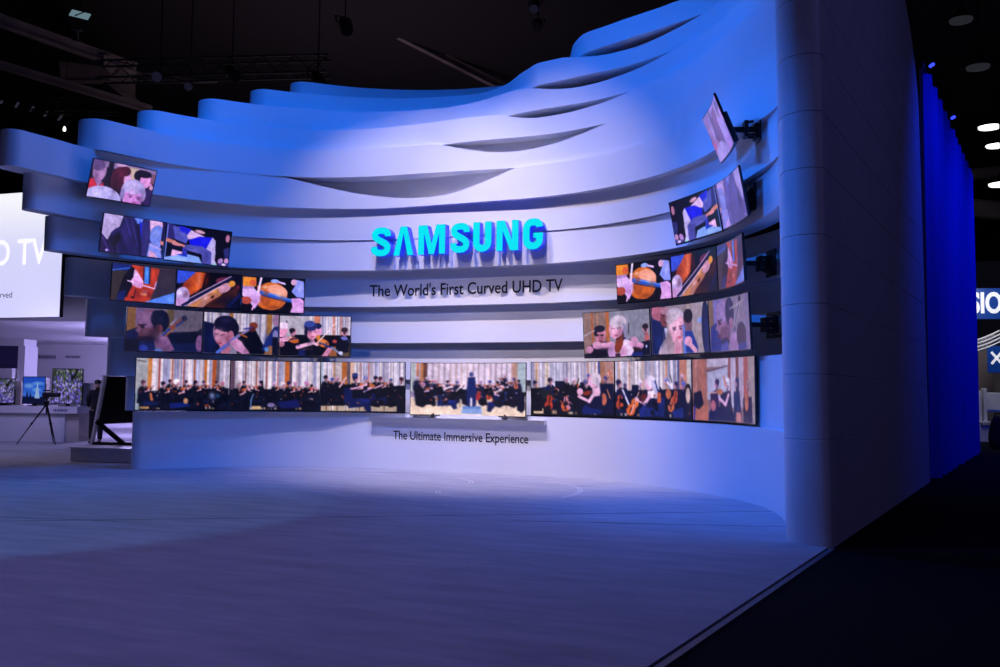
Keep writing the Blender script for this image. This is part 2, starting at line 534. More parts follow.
# shelf under the widest screen
sh = MB()
_vs, _fs = [], []
_ss = np.linspace(-1.80, 1.86, 25)
for s in _ss:
    for R, z in ((5.27, 0.975), (5.27, 1.055), (5.45, 1.055), (5.45, 0.975)):
        p = spos(s, R)
        _vs.append((p[0], p[1], z))
for i in range(len(_ss) - 1):
    for j in range(4):
        _fs.append((4 * i + j, 4 * i + (j + 1) % 4, 4 * i + 4 + (j + 1) % 4, 4 * i + 4 + j))
_fs += [(3, 2, 1, 0), tuple(len(_vs) - 4 + j for j in range(4))]
par(sh.add(_vs, _fs, True).build('shelf', M['steel'], None))

# ------------------------------------------------------------------ lettering on the wall
def text_points(s, size=1.0, offset=0.0):
    c = bpy.data.curves.new('lettering', 'FONT')
    c.body = s
    c.size = size
    c.offset = offset
    c.resolution_u = 4
    o = bpy.data.objects.new('lettering', c)
    COL.objects.link(o)
    dg = bpy.context.evaluated_depsgraph_get()
    me = bpy.data.meshes.new_from_object(o.evaluated_get(dg))
    bpy.data.objects.remove(o)
    vs = [v.co[:2] for v in me.vertices]
    fs = [tuple(p.vertices) for p in me.polygons]
    bpy.data.meshes.remove(me)
    return np.array(vs), fs

def wall_text(s, s0, s1, z0, z1, R, label, T=0.006):
    """flat cut letters between these places along the wall; z0 is the baseline, z1 the top of the capitals"""
    v, f = text_points(s, 1.0, 0.011)
    cap = text_points('T')[0][:, 1].max()
    x = s0 + (v[:, 0] - v[:, 0].min()) / (v[:, 0].max() - v[:, 0].min()) * (s1 - s0)
    z = z0 + v[:, 1] / cap * (z1 - z0)
    n = len(v)
    vs = []
    for r in (R - T, R - 0.001):
        for a, b in zip(x, z):
            p = spos(a, r)
            vs.append((p[0], p[1], b))
    from collections import Counter
    ec = Counter()
    for q in f:
        for i in range(len(q)):
            ec[(q[i], q[(i + 1) % len(q)])] += 1
    fs = [tuple(q) for q in f] + [tuple(i + n for i in q[::-1]) for q in f]
    for (a, b) in list(ec):
        if (b, a) not in ec:
            fs.append((a, a + n, b + n, b))
    o = MB().add(vs, fs).build('wall_lettering', M['lettering'])
    return tag(o, label, 'lettering')
wall_text("The World's First Curved UHD TV", -2.13, 2.03, 3.52, 3.75, 5.84, 'black lettering about the first curved UHD TV, on the shaded band below the cyan sign')
wall_text("The Ultimate Immersive Experience", -1.34, 1.49, 0.62, 0.785, 5.41, 'smaller black lettering, The Ultimate Immersive Experience, on the base wall under the shelf')

# cyan letters standing off the wall
def stroke(path, wd):
    """outline of a thick line"""
    P = [Vector(p) for p in path]
    L, R = [], []
    for i, p in enumerate(P):
        d0 = (P[i] - P[i - 1]).normalized() if i else (P[1] - P[0]).normalized()
        d1 = (P[i + 1] - P[i]).normalized() if i < len(P) - 1 else d0
        d = (d0 + d1).normalized()
        nrm = Vector((-d.y, d.x))
        k = wd / 2 / max(0.5, d.dot(d1))
        L.append(p + nrm * k)
        R.append(p - nrm * k)
    return L, R

S_PATH = [(.342, .385), (.335, .445), (.285, .49), (.205, .5), (.125, .488), (.077, .435), (.085, .375), (.14, .325), (.215, .283), (.29, .238), (.333, .185), (.325, .115), (.275, .072), (.2, .062), (.12, .072), (.07, .115), (.062, .185)]
G_PATH = [(.328, .405), (.318, .45), (.27, .49), (.197, .5), (.125, .485), (.078, .43), (.066, .35), (.066, .21), (.08, .125), (.13, .073), (.197, .062), (.262, .073), (.312, .12), (.328, .19)]
def letter_polys(ch):
    """list of (outline strips) as quads"""
    if ch == 'S':
        return [stroke(smooth_path(S_PATH), .125)], .40
    if ch == 'U':
        arc = [(.18 + .117 * math.cos(a), .17 + .108 * math.sin(a)) for a in np.linspace(math.pi, 2 * math.pi, 17)]
        return [stroke([(.063, .56)] + arc + [(.297, .56)], .128)], .36
    if ch == 'G':
        return [stroke(smooth_path(G_PATH) + [(.328, .215)], .13), ([(.205, .30), (.393, .30)], [(.205, .205), (.393, .205)])], .39
    if ch == 'A':
        return [([(0, 0), (.145, .56)], [(.128, 0), (.215, .43)]), ([(.145, .56), (.285, .56)], [(.215, .43), (.2151, .43)]), ([(.285, .56), (.43, 0)], [(.2151, .43), (.302, 0)])], .43
    if ch == 'M':
        return [([(0, 0), (0, .56)], [(.125, 0), (.125, .40)]), ([(0, .56), (.185, .56)], [(.125, .40), (.126, .40)]), ([(.185, .56), (.285, .20)], [(.126, .40), (.232, 0)]),
                ([(.285, .20), (.385, .56)], [(.338, 0), (.444, .40)]), ([(.385, .56), (.57, .56)], [(.444, .40), (.445, .40)]), ([(.57, .56), (.57, 0)], [(.445, .40), (.445, 0)]), ([(.285, .20), (.2851, .20)], [(.232, 0), (.338, 0)])], .57
    if ch == 'N':
        return [([(0, 0), (0, .56)], [(.125, 0), (.125, .37)]), ([(0, .56), (.16, .56)], [(.125, .37), (.126, .37)]), ([(.16, .56), (.315, .19)], [(.126, .37), (.28, 0)]),
                ([(.315, .19), (.315, .56)], [(.44, 0), (.44, .56)]), ([(.315, .19), (.3151, .19)], [(.28, 0), (.44, 0)])], .44

sign = empty('illuminated_sign', (0, 3.45, 4.28))
tag(sign, 'cyan glowing SAMSUNG letters standing off the middle of the curved wall', 'sign')
def letter(ch, s0, width, hgt=.58, zbase=4.27):
    polys, w0 = letter_polys(ch)
    face, side = MB(), MB()
    def P(x, y, r):
        p = spos(s0 + x / w0 * width, r)
        return (p[0], p[1] - 3.45, zbase + y / .56 * hgt - 4.28)
    R1, R2 = 5.31, 5.50
    for L, Rr in polys:
        n = len(L)
        vs = [P(p[0], p[1], R1) for p in L] + [P(p[0], p[1], R1) for p in Rr]
        face.add(vs, [(i, i + 1, n + i + 1, n + i) for i in range(n - 1)])
        ring = list(L) + list(Rr)[::-1]
        m = len(ring)
        vs = [P(p[0], p[1], R1 + 0.002) for p in ring] + [P(p[0], p[1], R2) for p in ring]
        side.add(vs, [(i, (i + 1) % m, m + (i + 1) % m, m + i) for i in range(m)])
        vs = [P(p[0], p[1], R2) for p in L] + [P(p[0], p[1], R2) for p in Rr]
        side.add(vs, [(i, i + 1, n + i + 1, n + i) for i in range(n - 1)])
    so = side.build('letter', M['sign_side'], sign)
    tag(so, 'blue glowing letter body')
    fo = face.build('letter_face', M['sign_face'], so)
    tag(fo, 'cyan lit face')
for ch, s0, wd in (('S', -1.85, .42), ('A', -1.365, .44), ('M', -.82, .58), ('S', -.125, .40), ('U', .355, .375), ('N', .835, .445), ('G', 1.375, .405)):
    letter(ch, s0, wd)

# ------------------------------------------------------------------ pictures on the screens, drawn shape by shape (160 x 90 units)
class Pic:
    NX, NY, SS = 128, 72, 2
    def __init__(self, bg=(10, 10, 25)):
        self.w, self.h = self.NX * self.SS + 1, self.NY * self.SS + 1
        self.a = np.zeros((self.h, self.w, 3)) + np.array(bg, float)
        self.U, self.V = np.meshgrid(np.linspace(0, 160, self.w), np.linspace(0, 90, self.h))
    def put(self, mask, c):
        self.a = self.a * (1 - mask[..., None]) + np.array(c, float) * mask[..., None]
        return self
    def soft(self, d, e=0.7):
        return np.clip(0.5 - d / e, 0, 1)
    def rect(self, u0, v0, u1, v1, c, c2=None, e=0.7):
        d = np.maximum(np.maximum(u0 - self.U, self.U - u1), np.maximum(v0 - self.V, self.V - v1))
        m = self.soft(d, e)
        if c2 is not None:
            t = np.clip((self.V - v0) / max(1e-6, v1 - v0), 0, 1)[..., None]
            self.a = self.a * (1 - m[..., None]) + (np.array(c, float) * (1 - t) + np.array(c2, float) * t) * m[..., None]
            return self
        return self.put(m, c)
    def ell(self, cu, cv, ru, rv, c, rot=0, e=0.9):
        a = math.radians(rot)
        x = (self.U - cu) * math.cos(a) + (self.V - cv) * math.sin(a)
        y = -(self.U - cu) * math.sin(a) + (self.V - cv) * math.cos(a)
        k = np.sqrt((x / ru) ** 2 + (y / rv) ** 2)
        return self.put(self.soft((k - 1) * min(ru, rv), e), c)
    def poly(self, pts, c, e=0.0):
        m = np.zeros_like(self.U, bool)
        n = len(pts)
        for i in range(n):
            x0, y0 = pts[i]
            x1, y1 = pts[(i + 1) % n]
            if y0 == y1: continue
            cond = ((y0 > self.V) != (y1 > self.V)) & (self.U < (x1 - x0) * (self.V - y0) / (y1 - y0) + x0)
            m ^= cond
        f = m.astype(float)
        for _ in range(int(e)):
            f = (f + np.roll(f, 1, 0) + np.roll(f, -1, 0) + np.roll(f, 1, 1) + np.roll(f, -1, 1)) / 5
        return self.put(f, c)
    def line(self, u0, v0, u1, v1, w, c, w2=None):
        dx, dy = u1 - u0, v1 - v0
        t = np.clip(((self.U - u0) * dx + (self.V - v0) * dy) / (dx * dx + dy * dy + 1e-9), 0, 1)
        ww = w + ((w2 if w2 is not None else w) - w) * t
        d = np.hypot(self.U - u0 - t * dx, self.V - v0 - t * dy) - ww / 2
        return self.put(self.soft(d), c)
    def path(self, pts, w, c):
        for p, q in zip(pts, pts[1:]):
            self.line(p[0], p[1], q[0], q[1], w, c)
        return self
    def stripes(self, seed, v1=55, accents=(), base=(196, 192, 205)):
        rr = random.Random(seed)
        self.rect(0, 0, 160, v1, base)
        u = 0.0
        while u < 160:
            w = rr.uniform(1.0, 3.2)
            k = rr.choice(((225, 222, 228), (170, 176, 200), (205, 196, 190), (150, 150, 175), (232, 228, 222), (186, 178, 186)))
            self.rect(u, -2, u + w, v1, k)
            u += w
        for u0, u1, c in accents:
            self.rect(u0, -2, u1, v1, c)
        return self
    def glow(self, cu, cv, ru, rv, c, k=.6, rot=0):
        """soft patch of colour"""
        a = math.radians(rot)
        x = (self.U - cu) * math.cos(a) + (self.V - cv) * math.sin(a)
        y = -(self.U - cu) * math.sin(a) + (self.V - cv) * math.cos(a)
        return self.put(k * np.exp(-((x / ru) ** 2 + (y / rv) ** 2) * 1.2), c)
    def head(self, u, v, r, hair=(30, 20, 25), skin=(222, 165, 165), face=0, long=0):
        """face: -1 looks left, 1 right, 0 ahead"""
        dark = tuple(x * .55 for x in skin)
        if long:
            self.ell(u - face * r * .35, v + r * long * .5, r * .85, r * (1 + long * .5), hair)
        self.ell(u - face * .1 * r, v + r * .9, r * .4, r * .7, dark)
        self.ell(u, v, r * .78, r * 1.05, skin)
        self.glow(u - face * r * .4, v + r * .5, r * .5, r * .7, dark, .7)
        self.ell(u - face * r * .34, v - r * .46, r * .84, r * .66, hair)
        self.ell(u - face * r * .62, v - r * .05, r * .36, r * .55, hair)
        self.glow(u - face * r * .2, v - r * .75, r * .4, r * .25, tuple(min(255, x * 1.6 + 14) for x in hair), .6)
        self.line(u + (face * .15 - .32) * r, v - .02 * r, u + (face * .15 + .32) * r, v - .02 * r, r * .16, dark)
        self.line(u + (face * .3 - .15) * r, v + .55 * r, u + (face * .3 + .15) * r, v + .55 * r, r * .14, (150, 70, 90))
        return self
    def player(self, u, v, r, hair=(25, 20, 28), dress=(10, 10, 20), skin=(214, 164, 176), face=1, violin=True, seat=None, long=0, wood=(176, 82, 34)):
        """a seated musician, head at u,v"""
        r = r * .86
        hi = tuple(min(255, x * 2 + 16) for x in dress)
        self.poly([(u - 1.2 * r, v + 1.3 * r), (u + 1.1 * r, v + 1.2 * r), (u + 2.0 * r, v + 3.4 * r), (u + 2.2 * r, v + 6.5 * r), (u - 2.2 * r, v + 7.5 * r), (u - 2.1 * r, v + 2.6 * r)], dress, 1)
        self.glow(u - face * 1.2 * r, v + 3.0 * r, .8 * r, 1.6 * r, hi, .7)
        self.poly([(u - .3 * r, v + 1.2 * r), (u + .5 * r, v + 1.2 * r), (u + .2 * r, v + 2.2 * r)], (190, 180, 205), 1)
        if seat:
            self.poly([(u - 2.2 * r, v + 5.5 * r), (u + face * 4.2 * r, v + 5.8 * r), (u + face * 4.6 * r, v + 9.3 * r), (u + face * 3.4 * r, v + 9.8 * r), (u + face * 2.4 * r, v + 8.0 * r), (u - 2.2 * r, v + 8.4 * r)], seat, 2)
            self.glow(u + face * 2.4 * r, v + 6.2 * r, 2.2 * r, .8 * r, tuple(min(255, x * 1.7) for x in seat), .6)
        if violin:
            self.ell(u + face * 1.7 * r, v + 1.7 * r, 1.0 * r, .42 * r, wood, -14 * face).glow(u + face * 1.5 * r, v + 1.6 * r, .5 * r, .25 * r, (236, 150, 90), .7)
            self.line(u + face * 2.4 * r, v + 1.5 * r, u + face * 3.5 * r, v + 1.1 * r, .2 * r, (60, 40, 50))
            self.line(u + face * 1.5 * r, v + 3.4 * r, u + face * 3.1 * r, v + 1.7 * r, .5 * r, dress).ell(u + face * 3.0 * r, v + 1.6 * r, .42 * r, .5 * r, skin)
            self.line(u - face * .9 * r, v + 2.4 * r, u + face * .8 * r, v + 3.4 * r, .6 * r, dress).line(u + face * .5 * r, v + 3.2 * r, u + face * 1.7 * r, v + 2.7 * r, .45 * r, skin).ell(u + face * 1.8 * r, v + 2.6 * r, .42 * r, .45 * r, skin)
            self.line(u + face * 2.9 * r, v - .2 * r, u + face * 1.6 * r, v + 2.9 * r, .16 * r, (226, 205, 214))
        return self.head(u, v, r, hair, skin, face, long)
    def bustle(self, seed, v0, v1, n=60):
        """stands, chairs, hands and skirts among the players"""
        rr = random.Random(seed)
        for _ in range(n):
            u, v = rr.uniform(2, 158), rr.uniform(v0, v1)
            k = rr.random()
            if k < .3:
                self.poly([(u, v), (u + rr.uniform(6, 11), v - rr.uniform(0, 2)), (u + rr.uniform(8, 12), v + rr.uniform(5, 8)), (u + 1, v + rr.uniform(5, 8))], rr.choice(((8, 8, 18), (14, 14, 30), (20, 22, 44))), 1)
            elif k < .55:
                self.glow(u, v, rr.uniform(2, 6), rr.uniform(1, 3), rr.choice(((30, 46, 110), (40, 40, 90), (24, 34, 80))), .7)
            elif k < .72:
                self.ell(u, v, rr.uniform(.5, 1.4), rr.uniform(.4, 1.2), rr.choice(((210, 170, 190), (190, 180, 214), (226, 206, 220))))
            elif k < .86:
                self.line(u, v, u + rr.uniform(-2, 2), v + rr.uniform(5, 12), .5, (90, 84, 110))
            else:
                self.ell(u, v, rr.uniform(1, 2), rr.uniform(1, 2.4), rr.choice(((150, 66, 40), (110, 50, 40), (180, 96, 50))), rr.uniform(-40, 40))
        return self
    def cello(self, u, v, s, rot=15, wood=(205, 88, 40)):
        a = math.radians(rot)
        self.ell(u, v, s * .85, s, wood, rot).ell(u + math.sin(a) * s * 1.35, v - math.cos(a) * s * 1.35, s * .62, s * .72, wood, rot)
        self.line(u + math.sin(a) * s * 1.2, v - math.cos(a) * s * 1.2, u + math.sin(a) * s * 3.4, v - math.cos(a) * s * 3.4, s * .28, (70, 35, 30))
        self.line(u - math.sin(a) * s * .5, v + math.cos(a) * s * .5, u + math.sin(a) * s * 1.4, v - math.cos(a) * s * 1.4, s * .22, (60, 30, 30))
        return self
    def tint(self, c, f):
        self.a = self.a * (1 - f) + np.array(c, float) * f
        return self
    def nodes(self):
        a = self.a
        rg = np.random.default_rng(7)
        m = np.ones(a.shape[:2])
        for n, k in ((9, .06), (20, .07), (44, .05)):
            g = rg.uniform(-1, 1, (n, n * 16 // 9 + 1))
            y = np.linspace(0, n - 1.001, a.shape[0])
            x = np.linspace(0, g.shape[1] - 1.001, a.shape[1])
            yi, xi = y.astype(int), x.astype(int)
            fy, fx = (y - yi)[:, None], (x - xi)[None, :]
            m += k * (g[yi][:, xi] * (1 - fy) * (1 - fx) + g[yi + 1][:, xi] * fy * (1 - fx) + g[yi][:, xi + 1] * (1 - fy) * fx + g[yi + 1][:, xi + 1] * fy * fx)
        a = 255 * np.clip(a * m[..., None] * np.array((1.06, 1.01, 1.10)) / 255, 0, 1.2) ** 1.30
        lum = a.mean(-1, keepdims=True)
        a = lum + .88 * (a - lum)
        for _ in range(2):
            b = (a * 2 + np.roll(a, 1, 0) + np.roll(a, -1, 0) + np.roll(a, 1, 1) + np.roll(a, -1, 1)) / 6
            b[0], b[-1], b[:, 0], b[:, -1] = a[0], a[-1], a[:, 0], a[:, -1]
            a = b
        b = (a + np.roll(a, 1, 0) + np.roll(a, -1, 0) + np.roll(a, 1, 1) + np.roll(a, -1, 1)) / 5
        b[0], b[-1], b[:, 0], b[:, -1] = a[0], a[-1], a[:, 0], a[:, -1]
        s = b[::self.SS, ::self.SS] / 255.0
        return np.where(s <= 0.04045, s / 12.92, ((np.clip(s, 0, 1) + 0.055) / 1.055) ** 2.4)

def audience_heads():
    p = Pic((38, 30, 70))
    p.rect(0, 0, 160, 14, (150, 130, 175)).rect(84, 4, 118, 50, (196, 180, 160)).rect(60, 0, 84, 8, (205, 170, 205))
    p.poly([(0, 30), (8, 60), (0, 90)], (25, 20, 60))
    p.ell(20, 26, 17, 25, (178, 140, 186)).ell(14, 12, 18, 14, (108, 86, 140)).poly([(30, 24), (37, 34), (31, 38)], (186, 145, 190))
    p.poly([(-2, 48), (10, 44), (22, 62), (36, 52), (38, 70), (-4, 72)], (214, 44, 74), 1).poly([(10, 46), (32, 50), (24, 66)], (170, 130, 178), 1)
    p.rect(40, 0, 53, 66, (26, 20, 52)).poly([(40, 40), (62, 50), (62, 78), (40, 70)], (40, 24, 52), 2)
    p.ell(72, 36, 20, 29, (104, 34, 66)).ell(68, 46, 15, 26, (84, 26, 58)).ell(93, 34, 9, 15, (214, 168, 210)).ell(84, 16, 14, 12, (92, 28, 56))
    p.rect(53, 60, 78, 90, (58, 26, 52))
    p.ell(38, 94, 50, 34, (190, 188, 232)).line(36, 66, 40, 90, 3, (166, 166, 214))
    p.ell(124, 20, 17, 15, (42, 26, 52)).ell(138, 30, 14, 18, (226, 160, 214)).poly([(150, 28), (156, 38), (149, 40)], (220, 150, 205)).ell(132, 14, 18, 9, (40, 26, 50))
    p.rect(146, 50, 160, 90, (66, 44, 108)).rect(150, 10, 160, 34, (140, 100, 120)).ell(155, 44, 5, 6, (210, 160, 190))
    p.ell(113, 60, 30, 29, (176, 166, 214)).ell(115, 80, 24, 30, (216, 152, 220)).ell(113, 52, 27, 16, (188, 180, 224)).ell(88, 72, 6, 14, (150, 138, 190)).ell(141, 68, 5, 14, (170, 160, 206))
    p.line(103, 71, 115, 70, 2.4, (110, 66, 128)).line(125, 73, 136, 72, 2.4, (110, 66, 128)).ell(109, 75, 4, 2, (90, 52, 110)).ell(130, 77, 4, 2, (90, 52, 110)).ell(122, 88, 7, 3, (190, 110, 180))
    p.glow(26, 30, 7, 12, (206, 168, 206), .6).glow(14, 40, 7, 12, (120, 88, 140), .6).glow(112, 64, 10, 8, (240, 186, 236), .6).glow(136, 80, 8, 14, (150, 96, 160), .6).glow(108, 44, 16, 8, (214, 206, 240), .6).glow(134, 56, 10, 12, (130, 120, 176), .5).glow(76, 24, 8, 10, (140, 52, 80), .6).glow(66, 56, 6, 16, (54, 20, 44), .6).glow(144, 34, 5, 8, (244, 186, 226), .6).glow(24, 78, 18, 8, (216, 214, 246), .6).glow(64, 86, 14, 6, (150, 150, 206), .6)
    return p
def audience_suit():
    p = Pic((34, 30, 84))
    p.poly([(0, 0), (50, 0), (44, 26), (26, 40), (16, 62), (0, 48)], (186, 176, 214), 1)
    p.poly([(0, 48), (16, 62), (34, 90), (0, 90)], (44, 30, 92), 2).line(2, 56, 26, 90, 5, (72, 52, 130))
    p.poly([(22, 46), (34, 32), (48, 30), (60, 0), (78, 0), (104, 90), (34, 90)], (46, 42, 110), 2).poly([(46, 32), (58, 54), (76, 90), (58, 90), (36, 60)], (36, 32, 92), 2)
    p.line(56, 4, 92, 82, 5, (64, 60, 140)).line(26, 54, 40, 84, 8, (24, 20, 58)).ell(40, 56, 9, 16, (18, 16, 40), 20)
    p.poly([(78, 0), (102, 0), (98, 12), (86, 14)], (110, 150, 240), 1).poly([(92, 8), (102, 10), (114, 62), (106, 64)], (30, 50, 214), 1)
    p.poly([(104, 0), (118, 0), (128, 56), (126, 90), (108, 90), (100, 20)], (58, 54, 128), 1)
    p.poly([(118, 0), (150, 0), (156, 26), (124, 34)], (226, 190, 226), 1).ell(142, 36, 19, 26, (124, 150, 228)).poly([(124, 56), (150, 52), (160, 90), (122, 90)], (140, 160, 236), 1)
    p.line(126, 60, 156, 68, 3, (196, 180, 230)).poly([(126, 74), (140, 78), (150, 90), (126, 90)], (224, 180, 216), 1)
    p.rect(152, 0, 160, 50, (36, 30, 90)).poly([(150, 46), (160, 48), (160, 58), (152, 55)], (214, 140, 130), 1)
    p.ell(18, 86, 4, 2.5, (190, 180, 240))
    p.glow(60, 44, 8, 26, (70, 66, 150), .5, -20).glow(84, 60, 10, 20, (30, 26, 74), .6, -20).glow(116, 40, 5, 24, (84, 80, 160), .5).glow(138, 30, 8, 8, (170, 190, 244), .6).glow(24, 14, 14, 10, (206, 200, 232), .6).glow(32, 64, 8, 12, (30, 26, 66), .6)
    p.line(70, 2, 96, 70, 1.2, (90, 86, 170)).line(82, 2, 104, 60, 1.2, (24, 20, 56))
    return p
def audience_seated():
    p = Pic((14, 12, 36))
    p.poly([(0, 0), (20, 0), (24, 34), (0, 40)], (58, 52, 130), 1).rect(0, 0, 3, 90, (120, 140, 220))
    p.poly([(14, 4), (46, 4), (56, 30), (50, 44), (22, 36)], (92, 100, 190), 2).poly([(28, 0), (60, 6), (56, 22), (34, 16)], (30, 40, 220), 1)
    p.line(4, 40, 22, 44, 9, (214, 140, 120)).line(20, 46, 46, 52, 9, (218, 150, 150)).rect(20, 52, 44, 58, (20, 16, 60))
    p.poly([(60, 8), (98, 22), (92, 30), (54, 32), (50, 24)], (214, 190, 226), 1).poly([(62, 0), (102, 4), (96, 16), (76, 14)], (12, 10, 20), 1).ell(82, 10, 13, 4, (214, 170, 190), 8)
    p.poly([(56, 34), (82, 22), (118, 20), (112, 44), (98, 54), (62, 50)], (22, 24, 224), 1)
    p.poly([(114, 20), (126, 30), (126, 78), (134, 90), (112, 90), (102, 50)], (196, 190, 232), 1).ell(126, 88, 5, 2.5, (150, 220, 210))
    p.poly([(52, 46), (92, 46), (116, 58), (118, 90), (96, 90), (92, 66), (62, 62), (44, 56)], (92, 96, 182), 1).line(60, 54, 104, 62, 2, (60, 62, 140)).poly([(42, 56), (54, 58), (58, 78), (44, 66)], (56, 66, 190), 1)
    p.poly([(18, 62), (44, 66), (42, 76), (16, 82)], (232, 190, 226), 1).poly([(4, 82), (60, 70), (86, 74), (96, 90), (0, 90)], (140, 182, 244), 2).poly([(28, 74), (54, 68), (58, 78)], (36, 66, 200), 1)
    p.poly([(122, 6), (150, 10), (160, 20), (160, 90), (136, 90), (124, 50)], (16, 14, 40), 1).ell(152, 18, 5, 10, (190, 130, 160)).poly([(144, 46), (160, 40), (160, 74), (150, 70)], (56, 60, 130), 1)
    p.ell(140, 78, 6, 8, (190, 150, 210), 30).ell(155, 76, 6, 7, (205, 160, 200)).poly([(136, 84), (160, 80), (160, 90), (136, 90)], (90, 80, 160), 1).ell(149, 86, 5, 3, (225, 215, 245))
    p.glow(96, 34, 12, 8, (50, 50, 244), .6).glow(76, 58, 16, 5, (130, 136, 214), .6).glow(106, 70, 6, 12, (66, 70, 150), .6).glow(40, 20, 10, 6, (120, 130, 214), .6).glow(40, 84, 18, 5, (170, 206, 250), .6).glow(134, 50, 6, 20, (30, 28, 60), .6)
    return p
def cello_hand():
    p = Pic((78, 66, 70))
    p.rect(0, 0, 46, 90, (70, 62, 56)).rect(0, 0, 50, 16, (30, 52, 130)).line(0, 18, 46, 8, 3, (60, 120, 220))
    p.poly([(48, 0), (120, 4), (112, 46), (96, 90), (28, 90), (52, 54)], (196, 66, 26), 2).poly([(50, 0), (70, 2), (64, 18)], (220, 80, 40), 1)
    p.rect(82, 2, 94, 44, (70, 140, 228)).rect(93, 2, 97, 44, (20, 50, 90)).rect(78, 2, 82, 40, (90, 30, 40))
    p.poly([(48, 4), (56, 8), (58, 40), (50, 56), (40, 80), (20, 90), (14, 80), (30, 30)], (12, 10, 24), 2).poly([(18, 70), (38, 62), (34, 90), (12, 90)], (20, 40, 110), 3)
    p.poly([(56, 10), (64, 16), (80, 38), (80, 52), (66, 56), (52, 48), (48, 40), (54, 30)], (224, 182, 226), 2)
    for k in range(4):
        p.line(56 + k * 6, 36 + k * 2, 55 + k * 6, 50 + k * 1.5, 4.4, (232, 170, 216)).line(59 + k * 6, 38 + k * 2, 58 + k * 6, 50 + k * 1.5, .9, (170, 100, 160))
    p.line(40, 40, 116, 56, 3.0, (226, 196, 232)).ell(112, 44, 3, 10, (214, 170, 214), 15)
    p.line(62, 58, 58, 82, 3, (84, 22, 14)).ell(54, 80, 4, 3, (60, 16, 10)).ell(82, 70, 10, 4, (222, 150, 110)).rect(78, 60, 92, 68, (170, 90, 90)).ell(96, 70, 6, 8, (160, 50, 20))
    p.poly([(120, 4), (160, 4), (160, 62), (106, 80), (112, 48)], (66, 56, 72), 3).poly([(84, 90), (160, 60), (160, 90)], (92, 148, 240), 1)
    p.glow(62, 26, 6, 10, (246, 214, 244), .6).glow(72, 46, 8, 5, (190, 120, 170), .5).glow(104, 20, 6, 14, (226, 90, 50), .6).glow(68, 70, 12, 12, (150, 40, 12), .6).glow(88, 82, 10, 6, (220, 90, 50), .6).glow(88, 16, 4, 12, (120, 190, 246), .6).glow(136, 30, 16, 20, (90, 74, 84), .6).glow(150, 78, 14, 8, (130, 180, 250), .6)
    return p
def violin_macro():
    p = Pic((16, 10, 26))
    p.ell(14, 8, 34, 22, (62, 96, 220), -25).poly([(18, 30), (46, 0), (70, 0), (62, 40), (34, 62), (10, 50)], (206, 92, 30), 4).glow(54, 22, 7, 34, (238, 140, 100), .8, 8).glow(40, 44, 12, 10, (226, 110, 30), .7).glow(24, 36, 12, 10, (140, 50, 30), .8).glow(72, 20, 8, 20, (110, 30, 16), .8)
    p.ell(112, 16, 17, 7, (120, 50, 84), -15)
    p.poly([(62, 56), (96, 30), (128, 40), (146, 30), (156, 20), (158, 60), (130, 90), (34, 90)], (62, 24, 18), 3)
    p.ell(56, 80, 36, 15, (190, 136, 120), -38).ell(98, 50, 22, 13, (196, 136, 92), -36).poly([(58, 64), (86, 44), (106, 58), (78, 80)], (186, 124, 96), 3)
    p.ell(120, 36, 18, 11, (206, 156, 176), -36).ell(137, 24, 9, 8, (226, 164, 60), -36).glow(50, 84, 20, 6, (214, 150, 60), .7, -38).glow(92, 48, 12, 5, (232, 170, 80), .8, -36).glow(72, 66, 10, 6, (226, 190, 196), .8, -38).glow(118, 34, 9, 4, (230, 180, 200), .7, -36)
    p.poly([(70, 88), (104, 62), (122, 52), (140, 40), (150, 30), (152, 60), (120, 90)], (92, 44, 26), 4).glow(110, 70, 22, 8, (50, 18, 16), .9, -36).ell(90, 62, 3, 5, (70, 30, 24), 40)
    p.ell(14, 66, 18, 25, (196, 182, 226), 12).glow(22, 60, 8, 12, (140, 100, 130), .9, 30).ell(10, 82, 16, 12, (204, 160, 206)).glow(8, 56, 9, 9, (226, 216, 244), .8)
    p.line(16, 88, 138, 8, 6.0, (30, 32, 80)).line(13, 82, 134, 5, 2.2, (200, 176, 220)).line(24, 90, 110, 32, 1.6, (226, 210, 232)).line(20, 90, 100, 36, 1.0, (120, 120, 190))
    p.glow(140, 76, 26, 22, (16, 18, 60), .9).line(132, 84, 158, 52, 7, (24, 34, 100)).ell(153, 32, 3, 5, (130, 36, 70))
    return p
